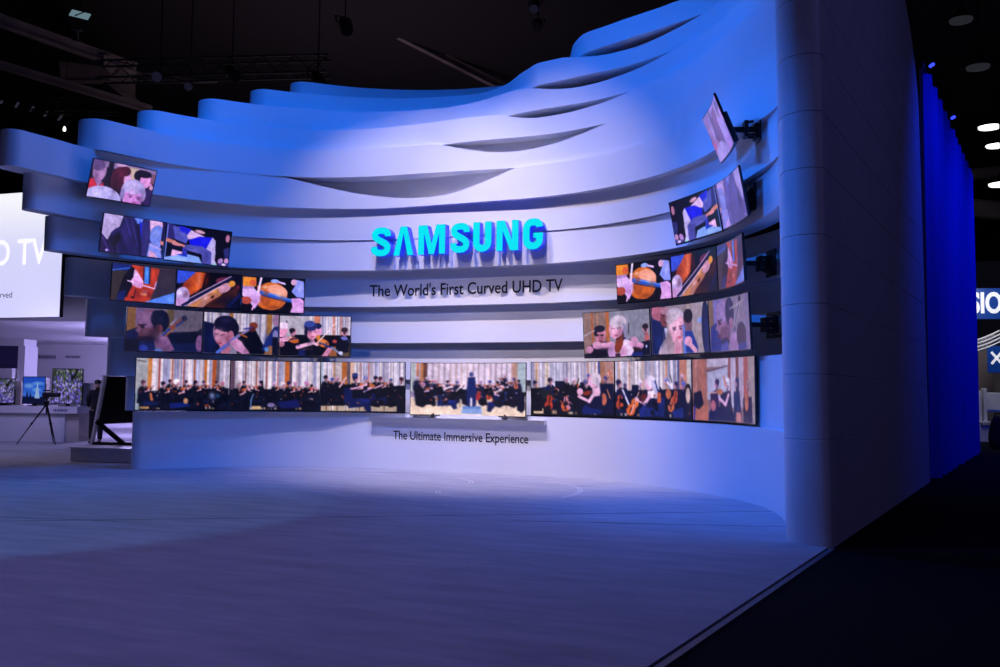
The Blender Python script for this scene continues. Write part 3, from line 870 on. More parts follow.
def cello_bow():
    p = Pic((12, 8, 18))
    p.rect(0, 0, 34, 24, (240, 158, 44)).ell(26, 14, 9, 8, (226, 110, 60)).rect(0, 24, 30, 36, (190, 150, 200))
    p.ell(75, 48, 40, 37, (226, 132, 48)).ell(88, 36, 28, 18, (240, 172, 140), 10).ell(66, 68, 26, 16, (216, 116, 24)).poly([(48, 26), (60, 20), (64, 22), (58, 30)], (230, 180, 140), 1).ell(60, 54, 14, 20, (196, 100, 30))
    p.poly([(36, 20), (50, 26), (48, 74), (40, 62)], (200, 120, 96), 2)
    p.poly([(0, 32), (30, 30), (46, 44), (44, 64), (32, 84), (18, 64), (0, 50)], (222, 190, 240), 2)
    for k in range(4):
        p.line(14 + k * 6, 40 + k * 3, 26 + k * 5, 66 + k * 3, 1.2, (186, 130, 200))
    p.ell(10, 62, 14, 10, (190, 90, 70)).poly([(0, 72), (24, 72), (26, 90), (0, 90)], (18, 8, 18), 1)
    p.line(47, -2, 40, 40, 5.5, (236, 224, 248)).line(42, 40, 26, 86, 3.5, (232, 190, 232))
    p.line(50, 40, 132, 60, 12, (42, 100, 204), 9).line(52, 37, 130, 57, 3, (96, 156, 240))
    p.line(50, 47, 120, 64, 2, (16, 40, 100))
    p.ell(82, 8, 11, 5, (150, 180, 250)).line(92, 10, 108, 14, 5, (214, 190, 240))
    p.poly([(124, 6), (140, 2), (158, 6), (160, 50), (140, 48), (126, 34), (136, 16)], (146, 164, 242), 1).ell(132, 9, 8, 8, (220, 180, 214)).line(134, 48, 160, 56, 4, (20, 20, 70))
    p.poly([(126, 52), (150, 50), (160, 58), (160, 90), (124, 90), (130, 74)], (222, 172, 228), 2)
    for k in range(4):
        p.line(132 + k * 6, 56, 136 + k * 6, 72, 1.0, (190, 140, 200))
    p.glow(96, 40, 12, 10, (250, 206, 180), .6).glow(60, 40, 10, 8, (206, 96, 40), .6).glow(84, 78, 16, 6, (150, 70, 20), .7).glow(100, 62, 8, 14, (190, 92, 36), .6).glow(14, 44, 10, 6, (246, 220, 250), .6).glow(34, 64, 8, 12, (186, 130, 196), .5).glow(140, 80, 10, 8, (246, 204, 240), .5).glow(148, 24, 6, 16, (190, 196, 250), .6)
    return p
def cellist_man():
    p = Pic((150, 140, 150))
    p.rect(0, 0, 26, 60, (176, 130, 66)).rect(18, 0, 60, 40, (160, 130, 170)).rect(84, 0, 100, 40, (140, 120, 70)).rect(100, 0, 160, 60, (150, 142, 152))
    p.poly([(0, 50), (26, 40), (40, 64), (34, 90), (0, 90)], (22, 36, 96), 3).rect(0, 66, 30, 90, (10, 14, 34))
    p.poly([(84, 50), (150, 44), (160, 36), (160, 90), (84, 90)], (12, 16, 40), 3).poly([(96, 72), (160, 68), (160, 90), (96, 90)], (24, 40, 96), 3).ell(156, 70, 8, 18, (170, 120, 170))
    p.ell(48, 36, 26, 33, (152, 100, 118)).ell(42, 24, 20, 18, (176, 130, 170)).ell(42, 58, 18, 16, (124, 76, 92)).poly([(30, 34), (18, 48), (28, 54)], (166, 114, 140), 1)
    p.ell(72, 26, 18, 24, (14, 16, 38)).ell(62, 20, 12, 17, (22, 24, 50)).ell(70, 42, 7, 9, (150, 84, 84)).ell(66, 40, 5, 7, (120, 64, 70))
    p.line(26, 36, 40, 35, 3, (48, 28, 46)).ell(33, 40, 5, 2.4, (40, 22, 40)).ell(28, 62, 7, 2.6, (84, 40, 60)).ell(44, 68, 18, 9, (46, 36, 60), -8)
    p.poly([(28, 70), (60, 68), (64, 90), (26, 90)], (30, 44, 120), 2).ell(38, 84, 9, 7, (56, 84, 190))
    p.line(70, 66, 100, 34, 7, (46, 90, 180)).line(78, 62, 104, 36, 4, (200, 130, 50)).line(96, 38, 122, 16, 9, (186, 100, 60)).line(106, 34, 118, 24, 6, (60, 80, 160)).ell(122, 17, 6, 6, (24, 36, 84)).line(94, 32, 104, 20, 3, (200, 200, 240))
    p.poly([(58, 68), (74, 56), (88, 58), (104, 86), (92, 90), (74, 86), (62, 78)], (176, 126, 170), 2)
    for k in range(3):
        p.line(64 + k * 7, 66 - k * 2, 70 + k * 7, 78 - k * 2, 1.2, (120, 74, 120))
    p.ell(70, 88, 9, 4, (120, 160, 230))
    p.glow(40, 20, 14, 8, (206, 160, 196), .6, -20).glow(60, 50, 12, 18, (84, 50, 66), .7).glow(40, 50, 8, 8, (176, 120, 140), .6).glow(48, 66, 20, 8, (40, 26, 44), .7).glow(74, 20, 8, 10, (44, 48, 84), .7).glow(78, 62, 8, 4, (206, 160, 196), .7).glow(84, 84, 10, 6, (120, 80, 120), .6)
    for k in range(6):
        p.glow(104 + k * 10, 20 + (k % 2) * 12, 5, 24, (118, 108, 118), .5)
    p.tint((12, 10, 34), .22)
    return p
def cellist_woman():
    p = Pic((160, 160, 180))
    p.stripes(3, 70, ((54, 62, (186, 130, 60)), (134, 146, (190, 140, 70))), (176, 176, 190))
    p.poly([(0, 20), (20, 24), (34, 60), (40, 90), (0, 90)], (18, 26, 76), 3)
    p.poly([(66, 44), (110, 34), (140, 90), (72, 90)], (10, 8, 20), 1).poly([(110, 40), (134, 82), (124, 90), (104, 90)], (8, 8, 18), 1)
    p.poly([(150, 28), (132, 60), (124, 80), (140, 84), (160, 84), (160, 24)], (28, 50, 130), 2).ell(156, 12, 9, 14, (176, 140, 170)).ell(154, 46, 6, 12, (150, 150, 200)).poly([(140, 70), (150, 70), (152, 90), (130, 90)], (180, 130, 80), 2).rect(148, 50, 160, 90, (20, 20, 50))
    p.ell(40, 46, 20, 28, (214, 152, 176), -10).ell(46, 24, 25, 18, (30, 26, 60)).ell(62, 34, 13, 18, (26, 22, 52)).ell(58, 48, 6, 9, (214, 140, 160)).poly([(22, 40), (34, 30), (52, 26), (40, 20), (24, 28)], (30, 26, 60), 1)
    p.line(24, 48, 31, 47, 2, (90, 40, 70)).line(36, 50, 44, 47, 2, (90, 40, 70)).ell(34, 67, 6, 2.2, (186, 80, 110)).ell(28, 57, 3, 4, (236, 180, 200)).poly([(34, 72), (50, 66), (60, 80), (54, 90), (38, 90)], (200, 130, 150), 2)
    p.poly([(26, 76), (34, 74), (32, 90), (20, 90)], (16, 22, 60), 2)
    p.line(30, 88, 76, 48, 7, (96, 130, 220)).line(70, 52, 96, 36, 5, (150, 140, 180)).ell(106, 26, 9, 8, (150, 70, 40)).ell(104, 34, 7, 6, (110, 44, 30)).line(78, 46, 92, 52, 4, (190, 110, 40)).line(86, 34, 104, 30, 3, (40, 60, 160))
    p.poly([(56, 64), (70, 54), (80, 62), (100, 88), (84, 90), (72, 84), (60, 72)], (226, 170, 206), 2)
    for k in range(3):
        p.line(60 + k * 6, 62 - k * 2, 64 + k * 6, 72 - k * 2, 1.1, (190, 120, 160))
    p.ell(136, 78, 5, 5, (120, 180, 240))
    p.glow(34, 42, 9, 8, (240, 190, 206), .6).glow(52, 60, 8, 16, (160, 90, 120), .6).glow(34, 60, 8, 6, (226, 150, 176), .5).glow(46, 16, 12, 6, (64, 60, 110), .7).glow(78, 66, 8, 8, (240, 196, 220), .6).glow(92, 84, 6, 8, (170, 110, 150), .6).glow(16, 60, 8, 22, (34, 50, 120), .5).glow(136, 56, 8, 16, (50, 80, 170), .6)
    p.tint((14, 12, 40), .10)
    return p
def violinist_woman():
    p = Pic((198, 196, 198))
    p.stripes(8, 50, ((76, 90, (206, 140, 110)), (118, 124, (210, 150, 130)), (136, 141, (196, 150, 140))), (204, 200, 202)).rect(0, 0, 66, 44, (186, 186, 190)).rect(14, 10, 16, 22, (60, 40, 50))
    p.rect(30, 42, 160, 50, (14, 12, 24)).rect(0, 48, 160, 90, (12, 10, 24)).poly([(110, 74), (126, 66), (130, 90), (112, 90)], (170, 110, 60), 1).poly([(144, 74), (158, 66), (158, 90), (142, 90)], (110, 96, 70), 2)
    p.ell(4, 32, 13, 16, (236, 170, 200)).ell(8, 22, 11, 8, (236, 220, 236)).line(0, 56, 16, 52, 10, (230, 170, 200)).ell(30, 54, 13, 7, (206, 116, 50), 15).line(18, 54, 38, 50, 3, (50, 50, 110)).line(16, 56, 28, 44, 3, (236, 200, 210)).ell(4, 64, 7, 6, (190, 130, 150))
    p.head(30, 36, 8, (34, 26, 40), (226, 164, 190), 1)
    p.ell(86, 34, 8, 11, (222, 160, 196)).ell(84, 22, 9, 7, (28, 44, 90))
    p.head(146, 34, 9, (58, 40, 54), (226, 170, 186), 0).poly([(136, 46), (150, 44), (158, 56), (152, 64)], (120, 130, 200), 1).ell(124, 56, 6, 4, (190, 80, 80)).poly([(128, 54), (156, 52), (156, 80), (132, 84)], (18, 18, 48), 2)
    p.poly([(48, 52), (66, 44), (84, 52), (92, 66), (90, 90), (44, 90)], (10, 8, 22), 1)
    p.poly([(42, 78), (56, 72), (58, 90), (40, 90)], (28, 44, 110), 3)
    p.ell(72, 36, 13, 17, (226, 160, 186)).ell(68, 23, 15, 11, (52, 56, 120)).ell(66, 17, 12, 7, (66, 90, 170)).ell(58, 36, 4, 11, (40, 34, 70)).line(64, 36, 70, 36, 1.6, (80, 44, 70)).line(75, 36, 81, 36, 1.6, (80, 44, 70)).ell(73, 46, 4, 1.6, (190, 80, 110)).poly([(64, 48), (76, 52), (80, 60), (70, 64)], (222, 160, 180), 1)
    p.line(40, 70, 74, 60, 9, (232, 182, 206), 7).line(74, 60, 84, 64, 6, (236, 190, 206))
    p.ell(97, 60, 14, 9, (226, 130, 50), 20).ell(86, 48, 5, 6, (210, 140, 50)).line(88, 58, 118, 72, 4, (60, 70, 150)).line(84, 60, 122, 18, 2.6, (240, 216, 216)).line(114, 32, 126, 26, 3, (236, 200, 200))
    p.line(118, 70, 140, 86, 5, (140, 150, 180)).ell(138, 82, 5, 4, (214, 220, 250)).poly([(108, 70), (118, 72), (108, 90), (94, 90)], (228, 160, 190), 1)
    p.glow(68, 40, 5, 7, (160, 90, 120), .5).glow(76, 40, 5, 6, (244, 196, 210), .6).glow(58, 66, 14, 3, (244, 206, 222), .6).glow(60, 74, 16, 3, (170, 110, 140), .5).glow(94, 58, 7, 4, (246, 176, 90), .7).glow(110, 80, 5, 8, (170, 110, 130), .5).glow(66, 56, 10, 6, (30, 30, 60), .6).glow(70, 80, 20, 8, (26, 26, 54), .6)
    p.bustle(12, 56, 86, 16)
    return p
DK = (12, 12, 26)
def floor_bits(p, seed, v0=79):
    rr = random.Random(seed)
    for _ in range(10):
        u = rr.uniform(4, 150)
        p.rect(u, v0 + rr.uniform(2, 5), u + rr.uniform(1.5, 5), 88, rr.choice(((226, 200, 150), (200, 170, 130), (240, 232, 220))))
        p.rect(u + 1.5, v0, u + 2.4, 89, DK)
    return p
def violins_far():
    p = Pic(DK).stripes(21, 62, ((0, 20, (170, 176, 172)), (20, 27, (214, 146, 66)), (38, 41, (176, 80, 60)), (60, 63, (190, 120, 90)), (80, 82, (176, 70, 50)), (98, 101, (176, 100, 56)), (116, 121, (208, 130, 50)), (130, 137, (190, 104, 40)), (137, 143, (120, 110, 120))))
    p.rect(0, 56, 7, 90, (150, 170, 170)).line(2, 4, 16, 6, 2, (110, 100, 96))
    floor_bits(p, 4, 81)
    p.poly([(6, 58), (160, 50), (160, 80), (120, 76), (60, 88), (8, 84)], DK, 2)
    for u, v, r, h in ((59, 40, 4, (40, 24, 40)), (87, 41, 4, (60, 40, 40)), (117, 41, 4, (60, 50, 90)), (139, 41, 4, (60, 24, 50))):
        p.player(u, v, r, h)
    p.player(14, 43, 5.5, (96, 60, 80)).player(48, 45, 5.5, (30, 20, 50)).player(103, 42, 5, (20, 14, 40), long=1).player(71, 42, 7, (236, 232, 240), face=1).player(147, 43, 4.5, (190, 110, 130), face=-1)
    p.bustle(1, 56, 84, 70)
    p.glow(131, 64, 6, 7, (150, 170, 210), .8).glow(141, 64, 4, 4, (50, 110, 170), .8).line(26, 62, 28, 72, 4, (210, 130, 80)).poly([(58, 78), (90, 76), (94, 84), (60, 88)], (24, 44, 130), 3).poly([(14, 74), (44, 76), (36, 82), (14, 82)], (20, 36, 90), 2).rect(8, 84, 24, 88, (170, 140, 90)).ell(86, 74, 4, 5, (196, 150, 110))
    return p
def violins_mid():
    p = Pic(DK).stripes(22, 60, ((0, 7, (110, 84, 100)), (24, 27, (150, 110, 110)), (44, 46, (176, 96, 70)), (62, 64, (180, 90, 60)), (82, 84, (184, 110, 70)), (96, 104, (200, 116, 44)), (104, 109, (100, 90, 110))))
    floor_bits(p, 9, 80)
    p.poly([(0, 52), (160, 50), (160, 78), (130, 84), (60, 80), (0, 90)], DK, 2)
    for u, v, r, h in ((24, 40, 4, (40, 30, 40)), (78, 42, 4, (190, 150, 190)), (116, 41, 4.5, (190, 140, 170)), (146, 45, 4, (40, 20, 40))):
        p.player(u, v, r, h)
    p.player(14, 42, 7, (176, 166, 170)).player(52, 40, 5, (20, 14, 40), long=1, face=-1).player(94, 43, 6.5, (210, 200, 200)).player(105, 41, 5.5, (30, 30, 90)).player(137, 41, 5.5, (200, 130, 180), wood=(210, 70, 60))
    p.bustle(2, 54, 84, 70)
    p.path([(40, 60), (36, 72), (36, 88)], 2, (110, 150, 190)).poly([(84, 74), (120, 70), (126, 84), (88, 86)], (24, 34, 110), 3).ell(72, 80, 7, 4, (140, 130, 170)).rect(38, 82, 54, 88, (206, 180, 130))
    return p
def violins_near():
    p = Pic(DK).stripes(23, 56, ((0, 4, (170, 190, 200)), (22, 26, (190, 150, 110)), (38, 48, (190, 120, 50)), (48, 54, (110, 100, 110)), (54, 60, (226, 190, 160)), (72, 74, (200, 150, 130)), (88, 91, (190, 130, 120))))
    p.rect(0, 80, 160, 90, (190, 176, 150))
    floor_bits(p, 14, 76)
    p.poly([(0, 44), (36, 42), (52, 40), (70, 46), (160, 42), (160, 66), (150, 72), (100, 74), (60, 78), (0, 80)], DK, 2)
    p.player(10, 29, 5.5, (20, 16, 40), face=1).player(22, 33, 5, (70, 90, 160), face=1).player(31, 31, 4.5, (190, 140, 170), face=1)
    p.player(131, 33, 4, (60, 80, 140), face=-1).head(153, 32, 5, (60, 30, 40), (220, 160, 170), 0).rect(144, 42, 160, 90, (14, 14, 34))
    p.player(85, 31, 6, (110, 110, 170), face=1).player(104, 30, 5.5, (20, 14, 40), face=1, seat=(18, 30, 84)).player(113, 31, 5.5, (70, 34, 60), face=1)
    p.player(65, 30, 7.5, (28, 40, 100), face=1, seat=(20, 34, 96), dress=(8, 10, 24)).ell(63, 23, 6, 3.5, (50, 66, 130)).line(55, 49, 66, 47, 3.4, (214, 170, 196)).line(66, 47, 82, 42, 2.8, (222, 180, 204)).line(80, 54, 96, 46, 3, (214, 170, 196)).line(101, 47, 116, 41, 3, (214, 170, 196)).ell(83, 41, 2.5, 2.5, (226, 190, 210)).ell(97, 45, 2.5, 2.5, (226, 190, 210))
    p.bustle(3, 50, 76, 60)
    p.poly([(42, 46), (56, 50), (60, 70), (44, 78)], (20, 36, 100), 2).line(34, 46, 46, 28, 2.5, (226, 190, 200)).ell(96, 43, 6, 3, (196, 120, 60))
    return p
def full_orchestra():
    p = Pic((236, 216, 190)).stripes(31, 50, ((0, 6, (176, 190, 186)), (7, 10, (206, 130, 90)), (12, 16, (196, 140, 90)), (16, 21, (120, 76, 56)), (135, 138, (120, 64, 60)), (138, 150, (196, 160, 140)), (148, 160, (176, 196, 196))), (214, 204, 208))
    for u in range(22, 135, 8):
        p.rect(u, -2, u + 5, 52, (224, 214, 222)).rect(u + 5.6, -2, u + 6.8, 52, (206, 170, 170))
    p.rect(0, 50, 160, 62, (150, 140, 170)).rect(0, 60, 160, 90, (236, 218, 190), (244, 226, 196))
    for u, v, r, h, f in ((9, 27, 3.2, (190, 180, 210), 1), (22, 27, 3.2, (196, 190, 220), 1), (33, 32, 3.4, (220, 150, 170), 1), (50, 33, 3.6, (60, 30, 50), 1), (63, 34, 3.4, (90, 100, 170), 1), (94, 33, 3.2, (160, 130, 180), -1), (107, 33, 3.8, (60, 80, 150), -1), (118, 34, 3.6, (30, 24, 44), -1), (125, 31, 4.0, (70, 110, 190), -1), (129, 22, 3.0, (216, 170, 190), -1), (142, 28, 3.8, (90, 80, 140), -1), (149, 31, 3.2, (30, 20, 40), -1)):
        p.player(u, v, r, h, (24, 24, 56), (226, 186, 206), f, long=0)
    for u, v, w, h, c in ((13, 58, 9, 20, (14, 14, 36)), (24, 56, 6, 16, (16, 18, 44)), (58, 56, 8, 16, (18, 24, 60)), (74, 56, 7, 18, (16, 22, 56)), (97, 56, 7, 18, (24, 30, 70)), (120, 62, 9, 14, (16, 22, 60)), (141, 56, 9, 20, (18, 24, 56)), (153, 62, 7, 22, (16, 22, 56))):
        p.poly([(u - w, v - h * .6), (u + w * .8, v - h * .6), (u + w, v + h * .7), (u + w * .3, v + h), (u - w * .7, v + h * .8)], c, 2)
    p.player(16, 38, 4.5, (190, 130, 150), DK, (230, 190, 214), 1, seat=DK).player(44, 42, 4.6, (226, 190, 190), (20, 30, 70), (230, 190, 214), 1, seat=(20, 40, 110)).player(124, 42, 5.0, (226, 180, 190), (24, 40, 100), (230, 190, 214), -1, seat=(18, 34, 96))
    p.cello(107, 58, 5, 10).cello(92, 56, 4, 8).ell(91, 57, 4, 7, (190, 60, 60)).cello(146, 40, 4, -6, (210, 130, 100)).line(34, 52, 54, 40, 2.4, (240, 226, 230)).line(60, 50, 70, 36, 2, (240, 226, 230)).line(112, 52, 130, 42, 2.4, (240, 226, 230))
    for u in (40, 47, 65, 88, 103, 131, 138):
        p.line(u, 58, u + 1.5, 76, .8, (90, 84, 100))
    p.bustle(4, 40, 66, 90)
    p.poly([(70, 76), (96, 76), (98, 88), (68, 88)], (150, 184, 224), 1).rect(70, 74, 96, 79, (120, 160, 214))
    p.poly([(77, 24), (87, 24), (89, 50), (88, 74), (84, 76), (82, 56), (80, 76), (77, 75), (75, 50)], (28, 48, 118), 1).ell(81.5, 19, 3, 4, (80, 90, 150)).rect(80.6, 60, 83, 74, (228, 220, 226))
    return p
def cellos_blonde():
    p = Pic(DK).stripes(41, 54, ((8, 12, (206, 170, 130)), (28, 31, (206, 190, 150)), (106, 109, (200, 150, 120)), (122, 124, (190, 140, 120)), (128, 132, (80, 90, 150)), (132, 142, (176, 130, 100)), (142, 160, (190, 150, 140))), (200, 196, 206))
    floor_bits(p, 3, 78)
    p.rect(4, 74, 22, 88, (220, 200, 160)).poly([(0, 46), (40, 40), (160, 38), (160, 84), (60, 84), (0, 76)], (16, 18, 46), 2)
    p.head(8, 36, 4.5, (40, 40, 70), (200, 160, 180), 1).rect(0, 44, 20, 84, DK)
    p.player(36, 32, 6, (50, 36, 76), (18, 24, 60), violin=False).poly([(22, 44), (34, 42), (52, 52), (44, 70), (24, 62)], (20, 40, 100), 2).poly([(14, 48), (34, 48), (44, 64), (22, 66)], (36, 44, 50), 1).line(40, 36, 50, 48, 3, (226, 226, 250))
    p.cello(32, 74, 9, 8, (196, 72, 40)).cello(46, 50, 5, 10, (204, 96, 60)).cello(64, 74, 10, 20, (220, 110, 60)).cello(82, 50, 7, 20, (214, 120, 60)).poly([(62, 54), (76, 70), (72, 82), (60, 70)], (216, 150, 170), 2)
    p.player(66, 30, 4.5, (190, 160, 190), violin=False).player(80, 32, 5.5, (206, 190, 210), violin=False).rect(44, 32, 62, 44, (14, 22, 60)).line(60, 42, 78, 62, 3, (20, 22, 50)).rect(92, 34, 102, 48, (16, 20, 50)).line(64, 46, 64, 86, 1.2, (30, 24, 40))
    p.bustle(5, 46, 82, 60)
    p.head(105, 36, 6, (90, 90, 140), (220, 180, 196), 1).head(110, 24, 4, (100, 100, 160), (214, 160, 190), 1).head(142, 28, 5, (70, 70, 130), (190, 150, 190), -1).head(147, 22, 4, (214, 160, 150), (214, 160, 150), -1).poly([(132, 36), (160, 36), (160, 86), (136, 86)], (20, 26, 70), 2).line(146, 46, 152, 60, 2, (206, 140, 90)).ell(139, 62, 6, 10, (206, 120, 90)).line(150, 14, 156, 30, 2.4, (206, 110, 60))
    p.poly([(96, 78), (112, 66), (130, 56), (136, 86), (96, 88)], (22, 44, 124), 2).poly([(114, 50), (128, 42), (136, 56), (136, 80), (106, 76)], (20, 26, 74), 2)
    p.ell(118, 32, 9, 12, (226, 180, 204)).ell(124, 28, 10, 10, (226, 214, 220)).poly([(122, 26), (130, 28), (133, 52), (127, 54)], (190, 180, 196), 2).poly([(116, 44), (130, 42), (132, 56), (118, 58)], (230, 190, 210), 1).line(90, 58, 110, 66, 5, (230, 190, 210)).line(110, 66, 122, 50, 6, (230, 190, 210)).ell(106, 52, 9, 4, (150, 60, 40), -12).ell(92, 50, 6, 6, (226, 180, 200))
    return p
def cellos_row():
    p = Pic(DK).stripes(42, 56, ((6, 9, (206, 170, 140)), (26, 29, (206, 160, 140)), (54, 57, (206, 180, 150)), (102, 106, (196, 150, 120)), (128, 133, (90, 100, 150)), (133, 150, (196, 140, 120)), (150, 158, (196, 196, 190))), (200, 196, 206))
    p.poly([(0, 50), (40, 46), (160, 44), (160, 88), (0, 88)], (18, 22, 58), 2)
    floor_bits(p, 6, 80)
    p.head(8, 36, 6, (40, 36, 80), (214, 160, 176), 1).head(20, 40, 4, (80, 70, 120), (200, 150, 170), 1).poly([(2, 46), (20, 42), (34, 60), (30, 84), (4, 84)], (22, 30, 80), 2).cello(8, 70, 8, 6, (206, 90, 50)).line(14, 46, 26, 70, 3, (230, 226, 250)).rect(32, 38, 46, 50, (26, 30, 70))
    p.head(50, 36, 6, (206, 200, 216), (220, 180, 200), 1).head(102, 32, 4.5, (120, 130, 190), (220, 180, 196), -1).line(106, 34, 114, 40, 3, (230, 220, 240)).line(112, 22, 116, 34, 1.6, (40, 30, 50))
    p.cello(30, 78, 10, 30, (224, 116, 50)).ell(38, 68, 7, 9, (226, 130, 70), 30).line(30, 84, 46, 50, 1.6, (240, 200, 210))
    p.poly([(46, 78), (60, 66), (80, 58), (86, 86), (48, 90)], (34, 54, 140), 2).poly([(62, 54), (78, 46), (86, 60), (82, 76), (58, 72)], (22, 26, 70), 2)
    p.ell(66, 36, 8, 11, (226, 184, 206)).ell(71, 32, 9, 9, (220, 214, 226)).poly([(70, 30), (82, 32), (88, 58), (80, 60)], (190, 190, 214), 2).line(80, 32, 88, 54, 3, (60, 80, 150)).poly([(64, 48), (78, 46), (80, 58), (64, 60)], (240, 226, 236), 1).line(40, 60, 58, 68, 5, (230, 190, 210)).line(58, 68, 68, 56, 6, (230, 190, 210)).ell(54, 58, 9, 5, (120, 50, 40), -30)
    p.bustle(6, 48, 82, 50)
    p.cello(114, 72, 8, 22, (206, 120, 80)).cello(122, 60, 7, 16, (200, 96, 60)).ell(108, 52, 6, 8, (196, 120, 80)).head(140, 38, 6, (100, 110, 190), (196, 150, 190), -1).head(124, 38, 5, (60, 50, 100), (200, 150, 180), -1).head(138, 26, 4, (190, 170, 200), (200, 160, 190), -1)
    p.poly([(130, 48), (148, 46), (152, 84), (130, 84)], (18, 24, 70), 2).poly([(116, 78), (140, 72), (142, 88), (118, 88)], (36, 58, 140), 2).line(90, 42, 112, 70, 3, (24, 26, 66)).ell(152, 42, 6, 6, (30, 24, 40)).ell(152, 54, 5, 12, (200, 180, 170)).poly([(86, 60), (100, 56), (100, 88), (86, 88)], (26, 48, 120), 2).rect(84, 50, 92, 66, (206, 110, 70))
    return p
def flutes_end():
    p = Pic((150, 120, 120))
    p.rect(0, 0, 34, 90, (176, 120, 100)).rect(6, 0, 9, 60, (200, 150, 130)).rect(20, 0, 24, 60, (190, 120, 90)).rect(32, 0, 84, 12, (190, 184, 196)).line(30, 18, 82, 11, 2, (100, 84, 100)).poly([(32, 20), (82, 12), (84, 60), (32, 60)], (176, 182, 200), 1).rect(84, 0, 90, 70, (150, 90, 90)).rect(90, 0, 104, 70, (186, 180, 196)).rect(104, 0, 112, 70, (130, 80, 76)).rect(112, 0, 126, 70, (180, 170, 186)).rect(126, 0, 140, 70, (176, 100, 90)).rect(140, 0, 160, 90, (160, 150, 146))
    p.rect(0, 66, 34, 90, (190, 120, 90)).poly([(2, 50), (18, 46), (24, 66), (14, 74), (0, 70)], (20, 20, 50), 2).line(4, 70, 2, 90, 4, (60, 60, 150)).line(10, 20, 4, 46, 3, (186, 130, 110))
    p.head(54, 36, 6, (40, 34, 80), (186, 140, 176), -1).head(80, 36, 7, (206, 206, 220), (214, 180, 200), -1, .8).head(106, 34, 6, (40, 48, 90), (170, 130, 170), -1, 1.2).head(138, 38, 6, (150, 120, 120), (190, 150, 160), -1)
    p.poly([(40, 50), (56, 44), (62, 76), (40, 80)], (60, 40, 90), 2).poly([(64, 50), (88, 46), (96, 84), (60, 86)], (40, 40, 78), 2).poly([(98, 48), (114, 46), (118, 80), (98, 84)], (34, 50, 104), 2).poly([(124, 56), (150, 54), (152, 90), (124, 90)], (40, 36, 76), 2)
    p.poly([(36, 76), (60, 70), (96, 76), (104, 90), (34, 90)], (20, 30, 84), 2).line(34, 50, 66, 48, 2, (220, 180, 170)).ell(62, 48, 8, 4, (190, 120, 80)).line(62, 58, 76, 66, 5, (220, 180, 206)).line(76, 66, 84, 52, 5, (220, 180, 206)).line(72, 26, 76, 38, 3, (190, 120, 80)).ell(46, 68, 6, 8, (180, 110, 120)).ell(134, 62, 6, 12, (190, 120, 90)).rect(104, 76, 116, 90, (200, 140, 130))
    return p.tint((120, 116, 190), .12)
def violinist_blonde():
    p = Pic((150, 150, 156))
    p.rect(0, 0, 62, 90, (156, 132, 122)).rect(18, 0, 22, 60, (190, 110, 60)).rect(30, 0, 34, 60, (190, 150, 120)).rect(52, 0, 60, 60, (196, 120, 66)).rect(60, 0, 160, 60, (146, 150, 162)).line(108, 26, 106, 44, 2.4, (60, 50, 60))
    p.poly([(98, 58), (116, 58), (150, 90), (96, 90)], (40, 26, 30), 2).rect(100, 82, 140, 90, (30, 50, 130)).rect(0, 82, 50, 90, (30, 30, 60))
    p.poly([(80, 38), (96, 38), (100, 60), (84, 60)], (30, 40, 80), 3)
    p.ell(38, 46, 13, 17, (206, 140, 160)).ell(37, 33, 13, 7, (44, 40, 66)).ell(27, 40, 4, 8, (44, 40, 66)).rect(27, 44, 34, 48, (70, 44, 66)).rect(38, 44, 46, 48, (70, 44, 66)).line(33, 45.5, 39, 45.5, 1, (60, 36, 56)).ell(36, 51, 2, 3, (190, 120, 140)).ell(38, 58, 6, 2, (150, 60, 80)).line(2, 46, 24, 36, 2, (200, 190, 200))
    p.poly([(14, 66), (34, 60), (58, 60), (70, 76), (66, 90), (16, 90)], (12, 12, 32), 2).ell(12, 74, 9, 7, (206, 150, 180)).ell(30, 66, 11, 8, (220, 164, 196)).line(30, 68, 66, 66, 12, (222, 166, 196))
    p.ell(76, 34, 17, 22, (220, 166, 190), 8).ell(82, 22, 20, 14, (206, 196, 206)).poly([(92, 22), (102, 30), (104, 54), (94, 52)], (150, 150, 176), 2).line(66, 34, 73, 34, 2, (110, 70, 90)).line(80, 34, 87, 33, 2, (110, 70, 90)).ell(76, 48, 5, 2, (180, 90, 120))
    p.poly([(96, 56), (112, 60), (118, 80), (110, 90), (84, 90), (88, 64)], (226, 206, 226), 2).ell(66, 80, 12, 14, (206, 166, 206)).ell(82, 66, 9, 18, (150, 70, 40), 24).line(76, 56, 94, 48, 4, (100, 50, 40)).poly([(92, 66), (104, 76), (96, 90), (80, 90)], (214, 160, 196), 2).rect(72, 84, 84, 90, (70, 40, 60))
    p.head(149, 38, 9, (50, 34, 50), (210, 160, 176), 0).ell(152, 56, 6, 10, (190, 110, 110)).poly([(136, 64), (160, 60), (160, 90), (140, 90)], (18, 22, 56), 2).line(112, 66, 138, 70, 10, (216, 160, 196)).ell(120, 60, 9, 8, (210, 160, 190)).line(100, 56, 126, 46, 3, (150, 150, 170)).ell(150, 72, 2, 3, (190, 200, 240))
    p.glow(70, 38, 6, 9, (244, 200, 216), .6).glow(86, 44, 7, 12, (150, 96, 120), .6).glow(80, 14, 12, 5, (236, 230, 236), .6).glow(86, 26, 6, 14, (150, 136, 150), .6).glow(34, 64, 10, 4, (244, 196, 220), .6).glow(50, 74, 18, 4, (150, 96, 130), .6).glow(40, 52, 6, 6, (150, 90, 110), .5).glow(100, 70, 8, 10, (246, 232, 246), .6).glow(128, 74, 12, 4, (150, 96, 130), .5).glow(40, 78, 16, 8, (34, 34, 66), .6)
    return p
